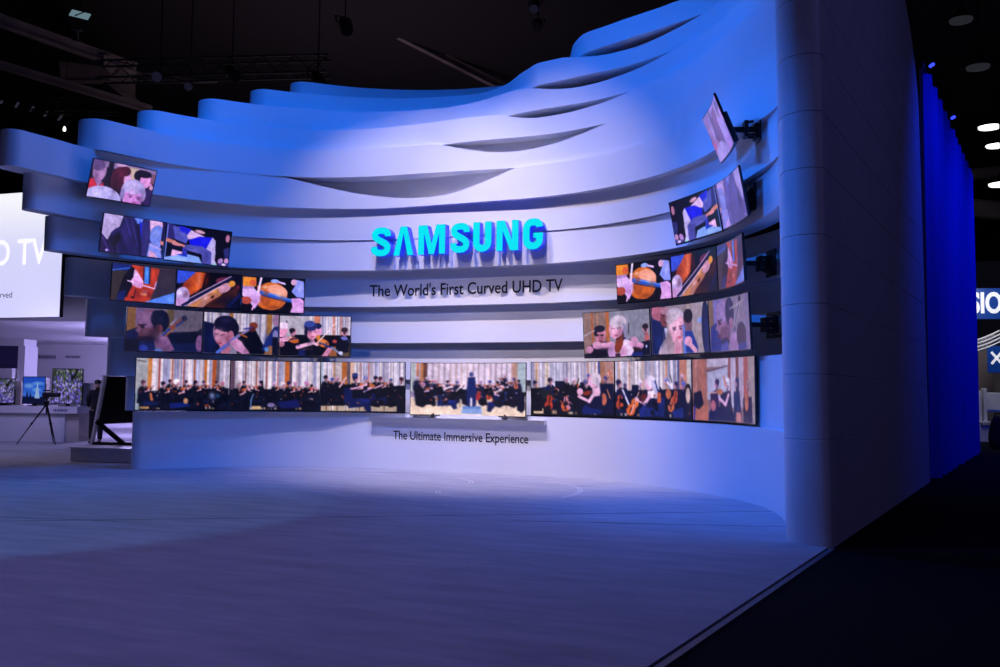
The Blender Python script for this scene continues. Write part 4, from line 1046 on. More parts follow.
def portrait_blonde():
    p = Pic((166, 158, 166))
    p.rect(0, 0, 40, 90, (60, 54, 80)).rect(40, 0, 110, 90, (150, 140, 146)).rect(96, 0, 106, 90, (176, 166, 156)).rect(110, 0, 150, 90, (170, 160, 164))
    p.ell(18, 10, 15, 18, (190, 120, 140)).ell(36, 20, 12, 18, (146, 88, 96)).ell(36, 8, 11, 7, (186, 140, 156)).ell(33, 17, 3, 1.6, (60, 30, 40)).ell(40, 17, 3, 1.6, (60, 30, 40)).ell(37, 30, 4, 1.6, (90, 40, 50)).poly([(2, 20), (24, 28), (30, 60), (4, 66)], (30, 48, 110), 2).poly([(6, 46), (34, 40), (52, 60), (34, 90), (0, 90)], (24, 46, 106), 2).poly([(34, 40), (44, 42), (44, 66), (36, 56)], (196, 206, 240), 1)
    p.ell(98, 34, 13, 20, (130, 100, 120)).ell(100, 22, 13, 13, (36, 30, 50)).poly([(88, 50), (110, 50), (126, 80), (124, 90), (90, 90)], (40, 70, 160), 3).ell(140, 32, 14, 5, (140, 170, 226))
    p.ell(152, 48, 13, 50, (28, 40, 90)).rect(146, 30, 160, 90, (34, 52, 110))
    p.ell(62, 22, 25, 18, (190, 180, 196)).poly([(44, 24), (56, 26), (56, 80), (74, 90), (16, 90), (26, 70), (40, 56)], (176, 162, 166), 3).ell(68, 44, 20, 29, (226, 176, 196)).ell(58, 20, 20, 10, (206, 196, 206), -20)
    p.line(56, 42, 65, 41, 2.4, (96, 70, 100)).line(74, 40, 83, 39, 2.4, (96, 70, 100)).ell(61, 45, 4, 2, (80, 60, 96)).ell(78, 44, 4, 2, (80, 60, 96)).ell(73, 60, 6, 2.4, (206, 90, 120)).line(70, 46, 70, 53, 2, (206, 150, 176)).ell(64, 34, 12, 5, (232, 190, 206))
    p.poly([(60, 66), (78, 70), (80, 90), (56, 90)], (220, 166, 186), 2).poly([(22, 74), (44, 70), (58, 90), (16, 90)], (190, 176, 186), 2)
    for k in range(6):
        p.line(34 + k * 4, 44 + k * 3, 26 + k * 5, 88, 1.0, (150, 132, 146))
    p.line(86, 40, 88, 90, 6, (96, 140, 226)).ell(98, 68, 11, 9, (220, 166, 196)).line(100, 72, 118, 86, 10, (216, 166, 190))
    p.glow(66, 50, 7, 8, (244, 200, 214), .6).glow(82, 54, 6, 16, (160, 110, 140), .6).glow(66, 62, 8, 6, (206, 146, 170), .5).glow(52, 30, 8, 14, (226, 214, 220), .6).glow(44, 66, 8, 22, (140, 124, 130), .6).glow(38, 22, 8, 8, (120, 66, 80), .6).glow(18, 14, 8, 8, (150, 90, 110), .5).glow(20, 66, 12, 14, (40, 70, 150), .5).glow(68, 82, 8, 8, (180, 120, 146), .5)
    for k in range(7):
        p.line(48 + k * 3, 12 + k, 42 + k * 2, 34, .8, (160, 146, 160))
    return p
def portrait_man():
    p = Pic((150, 142, 160))
    p.rect(0, 0, 22, 60, (150, 120, 70)).rect(14, 0, 50, 60, (140, 130, 190)).rect(90, 0, 160, 60, (150, 142, 156)).poly([(4, 46), (24, 40), (40, 60), (34, 90), (0, 90)], (40, 56, 140), 3)
    p.ell(50, 38, 26, 36, (166, 118, 150)).ell(44, 22, 22, 18, (170, 146, 190)).ell(72, 24, 17, 24, (50, 46, 84)).ell(76, 44, 8, 10, (170, 120, 140)).ell(50, 62, 18, 14, (140, 92, 116)).line(28, 38, 42, 36, 3, (70, 44, 76)).ell(34, 42, 5, 2.4, (60, 36, 66)).poly([(28, 40), (18, 52), (28, 56)], (170, 126, 160), 1).ell(30, 64, 7, 2.4, (120, 60, 90)).ell(50, 74, 16, 7, (60, 50, 90))
    p.line(82, 66, 110, 20, 6, (80, 84, 130)).line(92, 50, 122, 8, 3, (190, 170, 150)).ell(116, 6, 6, 5, (40, 36, 60)).line(72, 20, 140, 8, 3, (190, 176, 170)).poly([(66, 68), (84, 58), (100, 64), (104, 90), (68, 90)], (176, 140, 180), 2).ell(118, 66, 22, 22, (70, 60, 80)).poly([(102, 80), (150, 76), (150, 90), (102, 90)], (56, 76, 150), 3).rect(140, 0, 160, 90, (140, 130, 160)).poly([(36, 78), (60, 74), (62, 90), (34, 90)], (84, 92, 170), 2)
    p.glow(44, 24, 12, 8, (196, 160, 200), .6).glow(62, 52, 10, 16, (110, 74, 110), .6).glow(72, 16, 8, 8, (86, 84, 130), .6).glow(90, 66, 8, 6, (206, 170, 206), .6)
    return p.tint((84, 84, 150), .24)  # tint mixes the screen's bluish wash-out haze into the picture colours

SHOW = {
    'L1': (audience_heads, 'curved television showing heads of an audience, alone above the stepped rows, frontal'),
    'L2a': (audience_suit, 'curved television showing a crisp dark suit and blue tie, under the audience heads'),
    'L2b': (audience_seated, 'curved television showing seated legs and bright blue garment, facing us, beside the dark suit'),
    'L3a': (cello_hand, 'curved television showing a hand bowing a red-brown cello, frontal, above the man in profile'),
    'L3b': (violin_macro, 'curved television showing a violin close-up, frontal, above the dark-haired woman'),
    'L3c': (cello_bow, 'curved television showing an orange cello and bow, above the woman violinist with raised bow'),
    'L4a': (cellist_man, 'curved television showing a man in profile beside a cello scroll, facing us'),
    'L4b': (cellist_woman, 'curved television showing a dark-haired woman leaning over a cello neck'),
    'L4c': (violinist_woman, 'curved television showing a woman with raised bow, beside the dark-haired cellist'),
    'L5a': (violins_far, 'large curved television showing a white-haired violinist, bottom row, at the free wall end'),
    'L5b': (violins_mid, 'large curved television showing violin players, bottom row, second from the free wall end'),
    'L5c': (violins_near, 'large curved television showing violinists in blue skirts, bottom row, beside the widest screen'),
    'R5a': (cellos_blonde, 'large curved television showing a blonde player and cellos, bottom row, beside the widest screen'),
    'R5b': (cellos_row, 'large curved television showing a blonde cellist in white, bottom row, second from widest screen'),
    'R5c': (flutes_end, 'large curved television showing musicians by a pale wall panel, bottom row, nearest the end panel'),
    'R4a': (violinist_blonde, 'curved television showing a blonde violinist and a man with glasses'),
    'R4b': (portrait_blonde, 'curved television showing a blonde woman gazing past a cello neck, two men behind her'),
    'R4c': (portrait_man, 'curved television showing a washed-out man in profile, nearest the end panel in its row'),
    'R3a': (cello_bow, 'curved television showing an orange cello and bow, above the blonde violinist screen'),
    'R3b': (violin_macro, 'curved television showing a violin close-up, above the blonde woman portrait screen'),
    'R3c': (lambda: cello_hand().tint((110, 95, 150), .3), 'curved television showing a hand bowing a cello, seen steeply near the end panel'),  # tint paints the haze of a steeply seen screen into the picture
    'R2a': (lambda: mirrored(audience_seated()), 'curved television showing seated legs and blue garment, above a violin close-up, near end panel'),
    'R2b': (lambda: mirrored(audience_suit()).tint((140, 128, 205), .5), 'curved television showing a pale washed-out suit, second from top near the end panel'),  # paleness is reflected haze put into the picture colours by the tint
    'R1': (lambda: audience_heads().tint((150, 132, 206), .62), 'curved television turned nearly edge-on, tilted on an open black bracket, topmost near the end panel'),  # lilac haze of the edge-on glossy screen painted into the picture
}
def mirrored(p):
    p.a = p.a[:, ::-1].copy()
    return p
TVS = [
    ('L1',-5.354,0.249,5.326,71.6,21.0,0.7),
    ('L2a',-5.144,0.356,4.347,71.4,11.4,0.4),
    ('L2b',-4.569,1.431,4.317,52.3,11.8,-1.9),
    ('L3a',-5.273,0.806,3.525,65.2,2.5,-0.0),
    ('L3b',-4.590,1.821,3.498,47.0,2.8,-0.8),
    ('L3c',-3.641,2.602,3.459,31.7,3.1,-0.8),
    ('L4a',-5.077,1.192,2.673,60.3,2.7,0.2),
    ('L4b',-4.161,2.303,2.667,40.7,2.7,-0.2),
    ('L4c',-2.931,3.044,2.650,21.1,3.2,-0.2),
    ('L5a',-4.846,1.479,1.644,49.4,0.4,-0.1),
    ('L5b',-3.519,2.580,1.637,29.9,1.2,0.1),
    ('L5c',-1.910,3.202,1.639,12.4,1.7,0.2),
    ('R5a',2.368,3.289,1.646,-13.0,1.4,0.1),
    ('R5b',3.968,2.636,1.648,-31.5,1.0,0.0),
    ('R5c',5.267,1.500,1.649,-51.2,0.7,0.0),
    ('R4a',3.257,3.011,2.627,-22.5,3.4,0.6),
    ('R4b',4.485,2.265,2.644,-40.2,3.0,0.2),
    ('R4c',5.405,1.169,2.638,-60.1,3.1,-0.5),
    ('R3a',3.791,2.756,3.516,-28.7,3.7,0.5),
    ('R3b',4.765,2.023,3.534,-45.5,3.3,0.3),
    ('R3c',5.445,1.024,3.536,-66.5,2.9,-0.3),
    ('R2a',4.861,1.483,4.354,-46.1,10.8,1.7),
    ('R2b',5.518,0.469,4.375,-68.3,11.4,-0.7),
    ('R1',5.413,-0.172,5.215,-76.2,22.1,-1.6),
]

SIZE = {'5': (1.745, 1.005), '4': (1.448, .835), '3': (1.227, .71), '2': (1.227, .71), '1': (1.227, .71), 'C': (2.40, 1.03)}
GROUP = {'5': 'orchestra screens of the bottom row', '4': 'screens of the second row', '3': 'close-up screens of the third row', '2': 'screens of the fourth row', '1': 'topmost screens', 'C': 'orchestra screens of the bottom row'}
RC = 4.2
def curved_tv(key, x, y, z, yaw, tilt, roll, pic, label, radial):
    W, H = SIZE[key]
    root = empty('curved_television', (x, y, z))
    root.rotation_mode = 'YXZ'
    root.rotation_euler = (math.radians(tilt), -math.radians(roll), math.radians(yaw))
    tag(root, label, 'television', GROUP[key])
    sag = W * W / 8 / RC
    cy = lambda u: sag - u * u / 2 / RC
    # casing: bowed slab with a lip, thicker box behind the lower part
    mb = MB()
    us = np.linspace(-W / 2, W / 2, 25)
    vs, fs = [], []
    prof = [(0.0, -H / 2), (0.0, H / 2), (0.028, H / 2), (0.034, H / 2 - .02), (0.034, -H / 2 + .02), (0.028, -H / 2)]
    for u in us:
        vs += [(u, cy(u) + a, b) for a, b in prof]
    n = len(prof)
    for i in range(len(us) - 1):
        for j in range(n):
            fs.append((i * n + j, i * n + (j + 1) % n, (i + 1) * n + (j + 1) % n, (i + 1) * n + j))
    fs += [tuple(range(n))[::-1], tuple((len(us) - 1) * n + j for j in range(n))]
    mb.add(vs, fs, True)
    mb.build('casing', M['bezel'], root, angle=30)
    hb = MB()
    hb.box((0, sag + .065, -H * .12), (W * .55, .07, H * .62), bev=.02)
    hb.build('rear_housing', M['black'], root)
    # the picture
    g = pic.nodes()
    ny, nx = g.shape[:2]
    mx, mt, mbm = .011, .011, .018
    U = np.linspace(-W / 2 + mx, W / 2 - mx, nx)
    V = np.linspace(H / 2 - mt, -H / 2 + mbm, ny)
    verts = np.zeros((ny, nx, 3))
    verts[..., 0] = U[None, :]
    verts[..., 1] = (sag - U * U / 2 / RC)[None, :] - .0025
    verts[..., 2] = V[:, None]
    idx = np.arange(nx * ny).reshape(ny, nx)
    faces = np.stack([idx[:-1, :-1], idx[1:, :-1], idx[1:, 1:], idx[:-1, 1:]], -1).reshape(-1, 4)
    me = bpy.data.meshes.new('screen')
    me.from_pydata(verts.reshape(-1, 3).tolist(), [], faces.tolist())
    at_ = me.color_attributes.new('picture', 'FLOAT_COLOR', 'POINT')
    at_.data.foreach_set('color', np.concatenate([g.reshape(-1, 3), np.ones((nx * ny, 1))], 1).astype(np.float32).ravel())
    me.polygons.foreach_set('use_smooth', [True] * len(faces))
    me.materials.append(M['screen'])
    o = bpy.data.objects.new('screen', me)
    COL.objects.link(o)
    o.parent = root
    # bracket on the wall behind
    if radial:
        ax = max(abs(x) - CX, 0.0)
        w = math.copysign(FLAT + math.degrees(math.atan2(ax, y - CY)), x) if ax > 0 else x / CX * FLAT
        n_ = Vector((-math.sin(math.radians(yaw)), math.cos(math.radians(yaw)), 0))
        d = 0.1
        while d < 1.4:
            q = Vector((x, y, z)) + n_ * d
            axq = max(abs(q.x) - CX, 0.0)
            Rq = math.hypot(axq, q.y - CY)
            wq = math.copysign(FLAT + math.degrees(math.atan2(axq, q.y - CY)), q.x) if axq > 0 else q.x / CX * FLAT
            if Rq >= wall_R(z, wq) - .012: break
            d += .01
        ar = MB()
        d = max(d, sag + .20)
        e0 = max(d - .20, sag + .10)
        ar.bar((0, sag + .08, 0), (0, d - .03, 0), .05, .07)
        ar.box((0, sag + .10, 0), (.30, .03, .22), bev=.005)
        ar.bar((-.07, e0, .08), (-.07, d - .02, .10), .03)
        ar.bar((.07, e0, .08), (.07, d - .02, .10), .03)
        ar.bar((-.07, e0, -.08), (-.07, d - .02, -.10), .03)
        ar.bar((.07, e0, -.08), (.07, d - .02, -.10), .03)
        ar.box((0, e0 + .03, 0), (.20, .05, .22), bev=.006)
        a = ar.build('mounting_arm', M['black_metal'], root)
        a.rotation_euler = (-math.radians(tilt), 0, 0)
        pl = MB()
        for zz in (-.17, .17):
            pl.box((0, d - .012, zz), (.50, .022, .05))
        for xx in (-.23, 0, .23):
            pl.box((xx, d - .012, 0), (.045, .020, .34))
        pl.box((0, d - .03, 0), (.26, .05, .27), bev=.01)
        pl.build('wall_plate', M['black_metal'], a)
    return root
for name, x, y, z, yaw, tilt, roll in TVS:
    fn, lab = SHOW[name]
    curved_tv(name[1], x, y, z, yaw, tilt, roll, fn(), lab, True)
cw = curved_tv('C', 0.275, 3.33, 1.617, 0.0, 0.0, 0.0, full_orchestra(), 'widest curved television, showing a conductor and full orchestra, standing on the shelf', False)
for s in (-1, 1):
    st = MB()
    st.box((s * .75, .06, -.545), (.10, .14, .012), bev=.003)
    st.bar((s * .75, .08, -.54), (s * .75, .15, -.40), .05, .02)
    st.build('stand_foot', M['black_metal'], cw)

# ------------------------------------------------------------------ pleated blue drape beyond the end panel
dr = empty('stage_curtain', (8.55, 6.2, 0))
tag(dr, 'deep blue pleated curtain hanging in a line behind the end panel', 'curtain')
_dx, _dy = 0.2030, 0.9792
mb = MB()
_n, _L = 260, 10.4
vs, fs = [], []
_rc = random.Random(2)
for i in range(_n + 1):
    t = _L * i / _n
    o = .10 * math.sin(2 * math.pi * t / .85 + .5 * math.sin(t * 1.3)) + .03 * math.sin(2 * math.pi * t / .31)
    for z, k in ((0.02, 1.15), (2.0, 1.05), (5.0, 1.0), (7.75, .8), (7.95, .75)):
        vs.append((_dx * t - _dy * o * k, _dy * t + _dx * o * k, z))
for i in range(_n):
    for j in range(4):
        fs.append((5 * i + j, 5 * i + 5 + j, 5 * i + 6 + j, 5 * i + 1 + j))
mb.add(vs, fs, True)
mb.build('drape', M['curtain'], dr, angle=80)
rl = MB().tube([(-.05, -.2, 7.98), (_dx * _L, _dy * _L, 7.98)], .035, 8)
rl.build('rail', M['rig'], dr)
for t in (0.3, 4.2):
    lb = MB().tube([(_dx * t + .10, _dy * t, 8.05), (_dx * t + .14, _dy * t - .10, 8.05)], [.035, .035], 10)
    l_ = lb.build('marker_lamp', M['lamp_blue'], dr)
    tag(l_, 'small glowing blue lamp')

# ------------------------------------------------------------------ hall ceiling, steelwork and rigging
cl = MB().add([(-70, -40, 16), (-70, 95, 16), (70, 95, 16), (70, -40, 16)], [(0, 1, 2, 3)]).build('ceiling', M['ceiling'])
tag(cl, kind='structure')
def girder(a, b, h, label, w=.22):
    """I-section beam"""
    a, b = Vector(a), Vector(b)
    mb = MB()
    mb.bar(a, b, .04, h)
    up = Vector((0, 0, h / 2))
    mb.bar(a + up, b + up, w, .05)
    mb.bar(a - up, b - up, w, .05)
    o = mb.build('ceiling_girder', M['girder'])
    return tag(o, label, 'girder', 'steel girders under the hall ceiling')
girder(at(-40, 6, 30), at(136, 69, 34), .34, 'pale steel girder running down towards the stepped wall, near the bluish lamp', .30)
girder(at(78, 36, 31), at(62, 10, 38), .40, 'short steel cross girder meeting the pale girder below the bluish lamp', .3)
girder(at(-30, 56, 32), at(152, 110, 35), .24, 'lower long girder above the free end of the wall')
girder(at(60, 70, 40), at(300, 70, 44), 1.1, 'deep dark girder behind the first wavy top bands', .4)
girder(at(104, 66, 33), at(135, 92, 38), .8, 'deep dark girder at the tip of the pale girder', .4)
girder(at(330, 70, 42), at(420, 40, 42), .3, 'slanting girder over the middle of the wavy top edge')
girder(at(250, 62, 44), at(380, 28, 40), .35, 'long slanting girder over the middle left of the wall')
girder(at(370, 20, 36), at(520, 96, 42), .30, 'slanting girder running down behind the rising top edge')
girder(at(395, 10, 36), at(560, 60, 40), .35, 'upper slanting girder behind the rising top edge')
girder(at(940, 178, 52), at(1040, 168, 52), .55, 'pale girder beneath the round lamps beyond the curtain', .5)
girder(at(930, 205, 50), at(1040, 214, 50), .9, 'dark girder above the blue fascia sign', .5)

def truss(a, b, s, label, n=14):
    a, b = Vector(a), Vector(b)
    d = (b - a).normalized()
    sd = d.cross(Vector((0, 0, 1))).normalized() * s / 2
    up = Vector((0, 0, s / 2))
    root = empty('lighting_truss', a)
    tag(root, label, 'truss', 'lighting trusses under the ceiling')
    ch = MB()
    cs = [sd + up, -sd + up, -sd - up, sd - up]
    for c in cs:
        ch.tube([c, b - a + c], .03, 6)
    ch.build('chord_tube', M['rig'], root)
    br = MB()
    for i in range(n):
        p, q = (b - a) * (i / n), (b - a) * ((i + 1) / n)
        for k in range(4):
            c0, c1 = cs[k], cs[(k + 1) % 4]
            br.tube([p + (c0 if i % 2 else c1), q + (c1 if i % 2 else c0)], .015, 5)
    br.build('bracing_lattice', M['rig'], root)
    return root
truss(at(100, 72, 26), at(330, 66, 26), .5, 'lighting truss hung over the lower wavy bands far from the end panel')
truss(at(0, 104, 34), at(120, 108, 36), .5, 'lighting truss low over the free end of the wall, by the small warm lamp')

def stage_light(p, target, label, lens='rig', s=1.0):
    p = Vector(p)
    root = empty('stage_light', p)
    q = (Vector(target) - p).to_track_quat('-Z', 'Y')
    root.rotation_mode = 'QUATERNION'
    root.rotation_quaternion = q
    tag(root, label, 'stage light', 'stage lights hung from the rig')
    b = MB().tube([(0, 0, .28 * s), (0, 0, .22 * s), (0, 0, -.05 * s), (0, 0, -.28 * s)], [.07 * s, .13 * s, .15 * s, .17 * s], 14)
    b.build('housing', M['rig'], root)
    l = MB().tube([(0, 0, -.281 * s), (0, 0, -.30 * s)], [.15 * s, .14 * s], 14)
    l.build('lens', M[lens], root)
    y = MB()
    y.bar((-.2 * s, 0, 0), (-.2 * s, 0, .42 * s), .03 * s).bar((.2 * s, 0, 0), (.2 * s, 0, .42 * s), .03 * s).bar((-.2 * s, 0, .42 * s), (.2 * s, 0, .42 * s), .03 * s)
    y.build('yoke', M['rig'], root)
    inv = q.inverted()
    hg = MB().tube([inv @ Vector((0, 0, .1)) * s, inv @ Vector((0, 0, 16.0 - p.z))], .018, 6)
    hg.build('hanger', M['rig'], root)
    return root
tgt = (0, 3, 3)
stage_light(at(160, 76, 23.5), (-4, -8, 3), 'dark stage light hanging over the first top bands, far from the end panel', 'dark_lens', .9)
stage_light(at(190, 86, 27), (-3, -7, 3), 'dark stage light just above the third wavy top band', 'dark_lens', .8)
stage_light(at(232, 72, 25), tgt, 'dark stage light hanging over the fourth wavy top band')
stage_light(at(318, 80, 23), tgt, 'dark stage light just above the middle of the top edge')
stage_light(at(345, 25, 24), tgt, 'dark stage light high over the middle of the wall')
stage_light(at(535, 5, 26), tgt, 'dark stage light high over the rising top edge', 'dark_lens', .9)
stage_light(at(538, 24, 30), tgt, 'dark stage light second from the top over the rising top edge')

fp = empty('flood_lamp', at(80, 15, 28))
fp.rotation_euler = (math.radians(-35), math.radians(10), YAW + .2)
tag(fp, 'square bluish glass flood lamp glowing under the ceiling above the pale girder', 'lamp')
MB().box((0, .07, 0), (.62, .12, .36), bev=.03).build('housing', M['rig'], fp)
MB().box((0, -.01, 0), (.56, .04, .30), bev=.01).build('glass', M['lens'], fp)
MB().bar((-.1, -.035, -.15), (.08, -.035, .15), .03).build('guard_bar', M['rig'], fp)
fp_h = MB().tube([(0, .1, 0), fp.rotation_euler.to_matrix().inverted() @ Vector((0, 0, 16 - fp.location.z))], .02, 6).build('hanger', M['rig'], fp)

wl = empty('warm_lamp', at(64.5, 129, 36))
tag(wl, 'tiny warm white lamp glowing in the dark above the free end of the wall', 'lamp')
MB().tube([(0, 0, .10), (0, 0, .04), (0, 0, -.06), (0, 0, -.10)], [.02, .05, .06, .02], 12).build('bulb', M['lamp_warm'], wl)
MB().tube([(0, 0, .11), (0, 0, .35)], [.05, .05], 8).build('cap', M['rig'], wl)
MB().tube([(0, 0, .35), (0, 0, 16 - wl.location.z)], .012, 6).build('hanger', M['rig'], wl)

def high_bay(p, label, glow, R=.55):
    root = empty('high_bay_lamp', p)
    tag(root, label, 'ceiling lamp', 'round high bay lamps')
    MB().tube([(0, 0, .45), (0, 0, .30), (0, 0, .05), (0, 0, 0)], [.10, .16, R * .95, R], 24, cap=False).build('shade', M['rig'], root)
    MB().tube([(0, 0, .02), (0, 0, -.05), (0, 0, -.09)], [R * .93, R * .90, R * .5], 24).build('diffuser', M[glow], root)
    MB().tube([(0, 0, .45), (0, 0, 16 - p.z)], .03, 6).build('hanger', M['rig'], root)
for px, py, g, lab in ((989.5, 127, 'lamp_white', 'bright round ceiling lamp, upper of the two lit above the booth'), (996.5, 145.5, 'lamp_white', 'bright round ceiling lamp, directly below another lit one beyond the curtain'),
                       (1001, 184, 'lamp_white', 'bright round ceiling lamp half out of view below the pale girder'),
                       (961, 20, 'lamp_dim', 'unlit round ceiling lamp, highest beyond the end panel'), (978, 67, 'lamp_dim', 'unlit round ceiling lamp between the highest one and the lit ones')):
    high_bay(at(px, py, (40 if py < 140 else 42.5 if py < 160 else 37) if g == 'lamp_white' else 32), lab, g, .49 if g == 'lamp_white' else .42)
M['tube_glow'] = mat('tube_glow', (0.05, 0.05, 0.07, 1), .5, emit=(.45, .45, .7, 1), strength=.05)
for i, (px, py) in enumerate(((2, 101), (17, 105), (32, 109), (46, 114), (60, 118))):
    p = at(px, py, 44)
    r_ = empty('strip_light', p, YAW - 0.95)
    tag(r_, 'faint strip light in the sloping row of five above the free end of the wall', 'strip light', 'sloping row of five faint strip lights')
    MB().box((0, 0, 0), (.9, .10, .06), bev=.02).build('tube', M['tube_glow'], r_)
    MB().tube([(0, 0, .04), (0, 0, 16 - p.z)], .02, 5).build('hanger', M['rig'], r_)

# ------------------------------------------------------------------ white backlit fabric sign and the pale showroom beyond the free end
def cam_local(px, py, d):
    return at(px, py, d)
sg = empty('backlit_sign', at(60, 300, 24.5))
sg.rotation_euler = (0, 0, YAW - 0.32)
tag(sg, 'large glowing white fabric sign hanging behind the stepped free end of the wall', 'sign')
SGW, SGT, SGB = 5.2, 3.05, -.46
MB().box((-SGW / 2, .07, (SGT + SGB) / 2), (SGW, .13, SGT - SGB), bev=.01).build('frame', M['black'], sg)
def fabric_material():
    m = bpy.data.materials.new('backlit_fabric')
    m.use_nodes = True
    nt = m.node_tree
    b = nt.nodes['Principled BSDF']
    b.inputs['Base Color'].default_value = (0.6, 0.6, 0.65, 1)
    b.inputs['Roughness'].default_value = 0.8
    tc = nt.nodes.new('ShaderNodeTexCoord')
    sp = nt.nodes.new('ShaderNodeSeparateXYZ')
    nt.links.new(tc.outputs['Object'], sp.inputs[0])
    r = nt.nodes.new('ShaderNodeValToRGB')
    mr = nt.nodes.new('ShaderNodeMapRange')
    mr.inputs['From Min'].default_value = SGB
    mr.inputs['From Max'].default_value = SGT
    nt.links.new(sp.outputs['Z'], mr.inputs['Value'])
    nt.links.new(mr.outputs[0], r.inputs['Fac'])
    r.color_ramp.elements[0].position = 0.1
    r.color_ramp.elements[0].color = (0.62, 0.62, 0.95, 1)
    r.color_ramp.elements[1].position = 0.95
    r.color_ramp.elements[1].color = (1.0, 1.0, 1.05, 1)
    e = r.color_ramp.elements.new(0.55)
    e.color = (0.72, 0.72, 1.0, 1)
    nt.links.new(r.outputs['Color'], b.inputs['Emission Color'])
    b.inputs['Emission Strength'].default_value = 0.92
    return m
MB().box((-SGW / 2, -.005, (SGT + SGB) / 2), (SGW - .01, .02, SGT - SGB - .01)).build('fabric', fabric_material(), sg)
def flat_text(s, x1, z0, cap, material, parent, name, y=-.022, sx=1.0):
    v, f = text_points(s, 1.0, 0.0)
    k = cap / text_points('T')[0][:, 1].max()
    x = (v[:, 0] - v[:, 0].max()) * k * sx + x1
    mb = MB()
    mb.add([(a, y, z0 + b * k) for a, b in zip(x, v[:, 1])], f)
    return mb.build(name, material, parent)
M['white_print'] = mat('white_print', (1, 1, 1, 1), .6, emit=(.95, .95, 1, 1), strength=1.0)
for _s, _x in (('TV', -.52), ('UHD', -1.84)):
    tag(flat_text(_s, _x, 1.02, .70, M['white_print'], sg, 'large_lettering', sx=.84), 'white lettering')
t2 = flat_text('Curved', -1.66, .10, .17, mat('grey_print', (.03, .02, .08, 1), .6), sg, 'small_lettering')
tag(t2, 'dark lettering')

rm = Matrix.Translation(Vector((0, 0, 0)))
# soffit over the showroom, its far wall and the wall returning at its end
wb = MB()
p0, p1 = at(-140, 300, 26.6), at(150, 300, 26.6)
q0, q1 = at(-160, 300, 42.4), at(190, 300, 42.4)
ZC = 3.50
wb.add([(p.x, p.y, z) for z in (ZC, ZC + 1.1) for p in (p0, p1, q1, q0)], [(0, 1, 2, 3), (7, 6, 5, 4), (0, 4, 5, 1), (1, 5, 6, 2), (2, 6, 7, 3), (3, 7, 4, 0)])
o = wb.build('showroom_canopy', M['white'])
tag(o, 'pale flat canopy over the display counter, under the glowing white sign', 'canopy')
wl_ = MB()
a, b = at(-60, 300, 42), at(190, 300, 42)
wl_.add([(p.x, p.y, z) for z in (.023, ZC) for p in (a, b)], [(0, 1, 3, 2)])
a2 = at(-60, 300, 30.0)
o = wl_.build('wall_back', M['white'])
tag(o, kind='structure')
wm_ = empty('wall_lettering', at(46, 357, 41.7))
tag(wm_, 'small grey blurred lettering on the far pale showroom wall', 'lettering')
wm_.rotation_euler = (0, 0, YAW)
_rl = random.Random(3)
for grp, (x0, x1, zc, hh) in enumerate(((-.36, .42, 0.0, .19), (.92, 1.55, .02, .12))):
    lb = MB()
    xx = x0
    while xx < x1:
        w = _rl.uniform(.035, .07)
        lb.box((xx + w / 2, 0, zc), (w * .6, .01, hh * _rl.uniform(.6, 1)))
        xx += w
    lb.build('lettering', mat('grey_letters', (.22, .19, .30, 1), .6), wm_)

cab = empty('display_cabinet', at(-8, 400, 29.0))
cab.rotation_euler = (0, 0, YAW)
cab.location.z = .0225
tag(cab, 'dark violet recess unit with a pale frame beside the far showroom wall', 'cabinet')
MB().box((0, .3, 1.42), (1.75, .5, 2.84)).build('recess', M['purple'], cab)
fb = MB()
fb.box((0, .2, 2.95), (2.1, .8, .22)).box((.99, .2, 1.42), (.22, .8, 2.84)).box((-.99, .2, 1.42), (.22, .8, 2.84))
fb.build('frame', M['white'], cab)
MB().box((.35, -.15, 1.75), (.95, .5, .72), bev=.02).build('pale_box', M['white'], cab)

# counter with three screens
ct = empty('display_counter', at(20, 443, 25.2))
ct.rotation_euler = (0, 0, YAW)
ct.location.z = .0225
tag(ct, 'long pale display counter carrying three lit screens, beyond the free end of the wall', 'counter')
MB().box((-.6, .45, .40), (3.6, .8, .80)).build('base', M['white'], ct)
MB().box((-.45, .42, .90), (4.1, 1.0, .20), bev=.01).build('worktop', M['white'], ct)
MB().box((1.38, .5, .40), (.36, .7, .80)).build('end_block', M['cream'], ct)
lt = MB()
for k in range(9):
    lt.box((.95 + k * .045, -.083, .89), (.03, .006, .05 + .03 * (k % 2)))
lt.build('front_lettering', mat('grey_print_2', (.15, .13, .22, 1), .6), ct)
bkp = MB()
for i, (px, py0, py1, w) in enumerate(((15.5, 381, 404, .38), (42, 378, 404, .30), (90, 383, 404, .46))):
    p = at(px, 404, 25.9)
    z1 = at(px, py0, 25.9).z
    o = MB().box((0, 0, (z1 - 1.0225) / 2), (w, .2, z1 - 1.0225), bev=.01).build('backing_panel', M['cream'], None, loc=(p.x, p.y, 1.0225))
    o.rotation_euler = (0, 0, YAW)
    tag(o, ('beige panel standing on the counter beside the smallest lit screen', 'narrow beige panel on the counter between the blue screen and the meadow screen', 'beige panel on the counter end beside the dark standing person')[i], 'panel', 'beige panels on the counter')

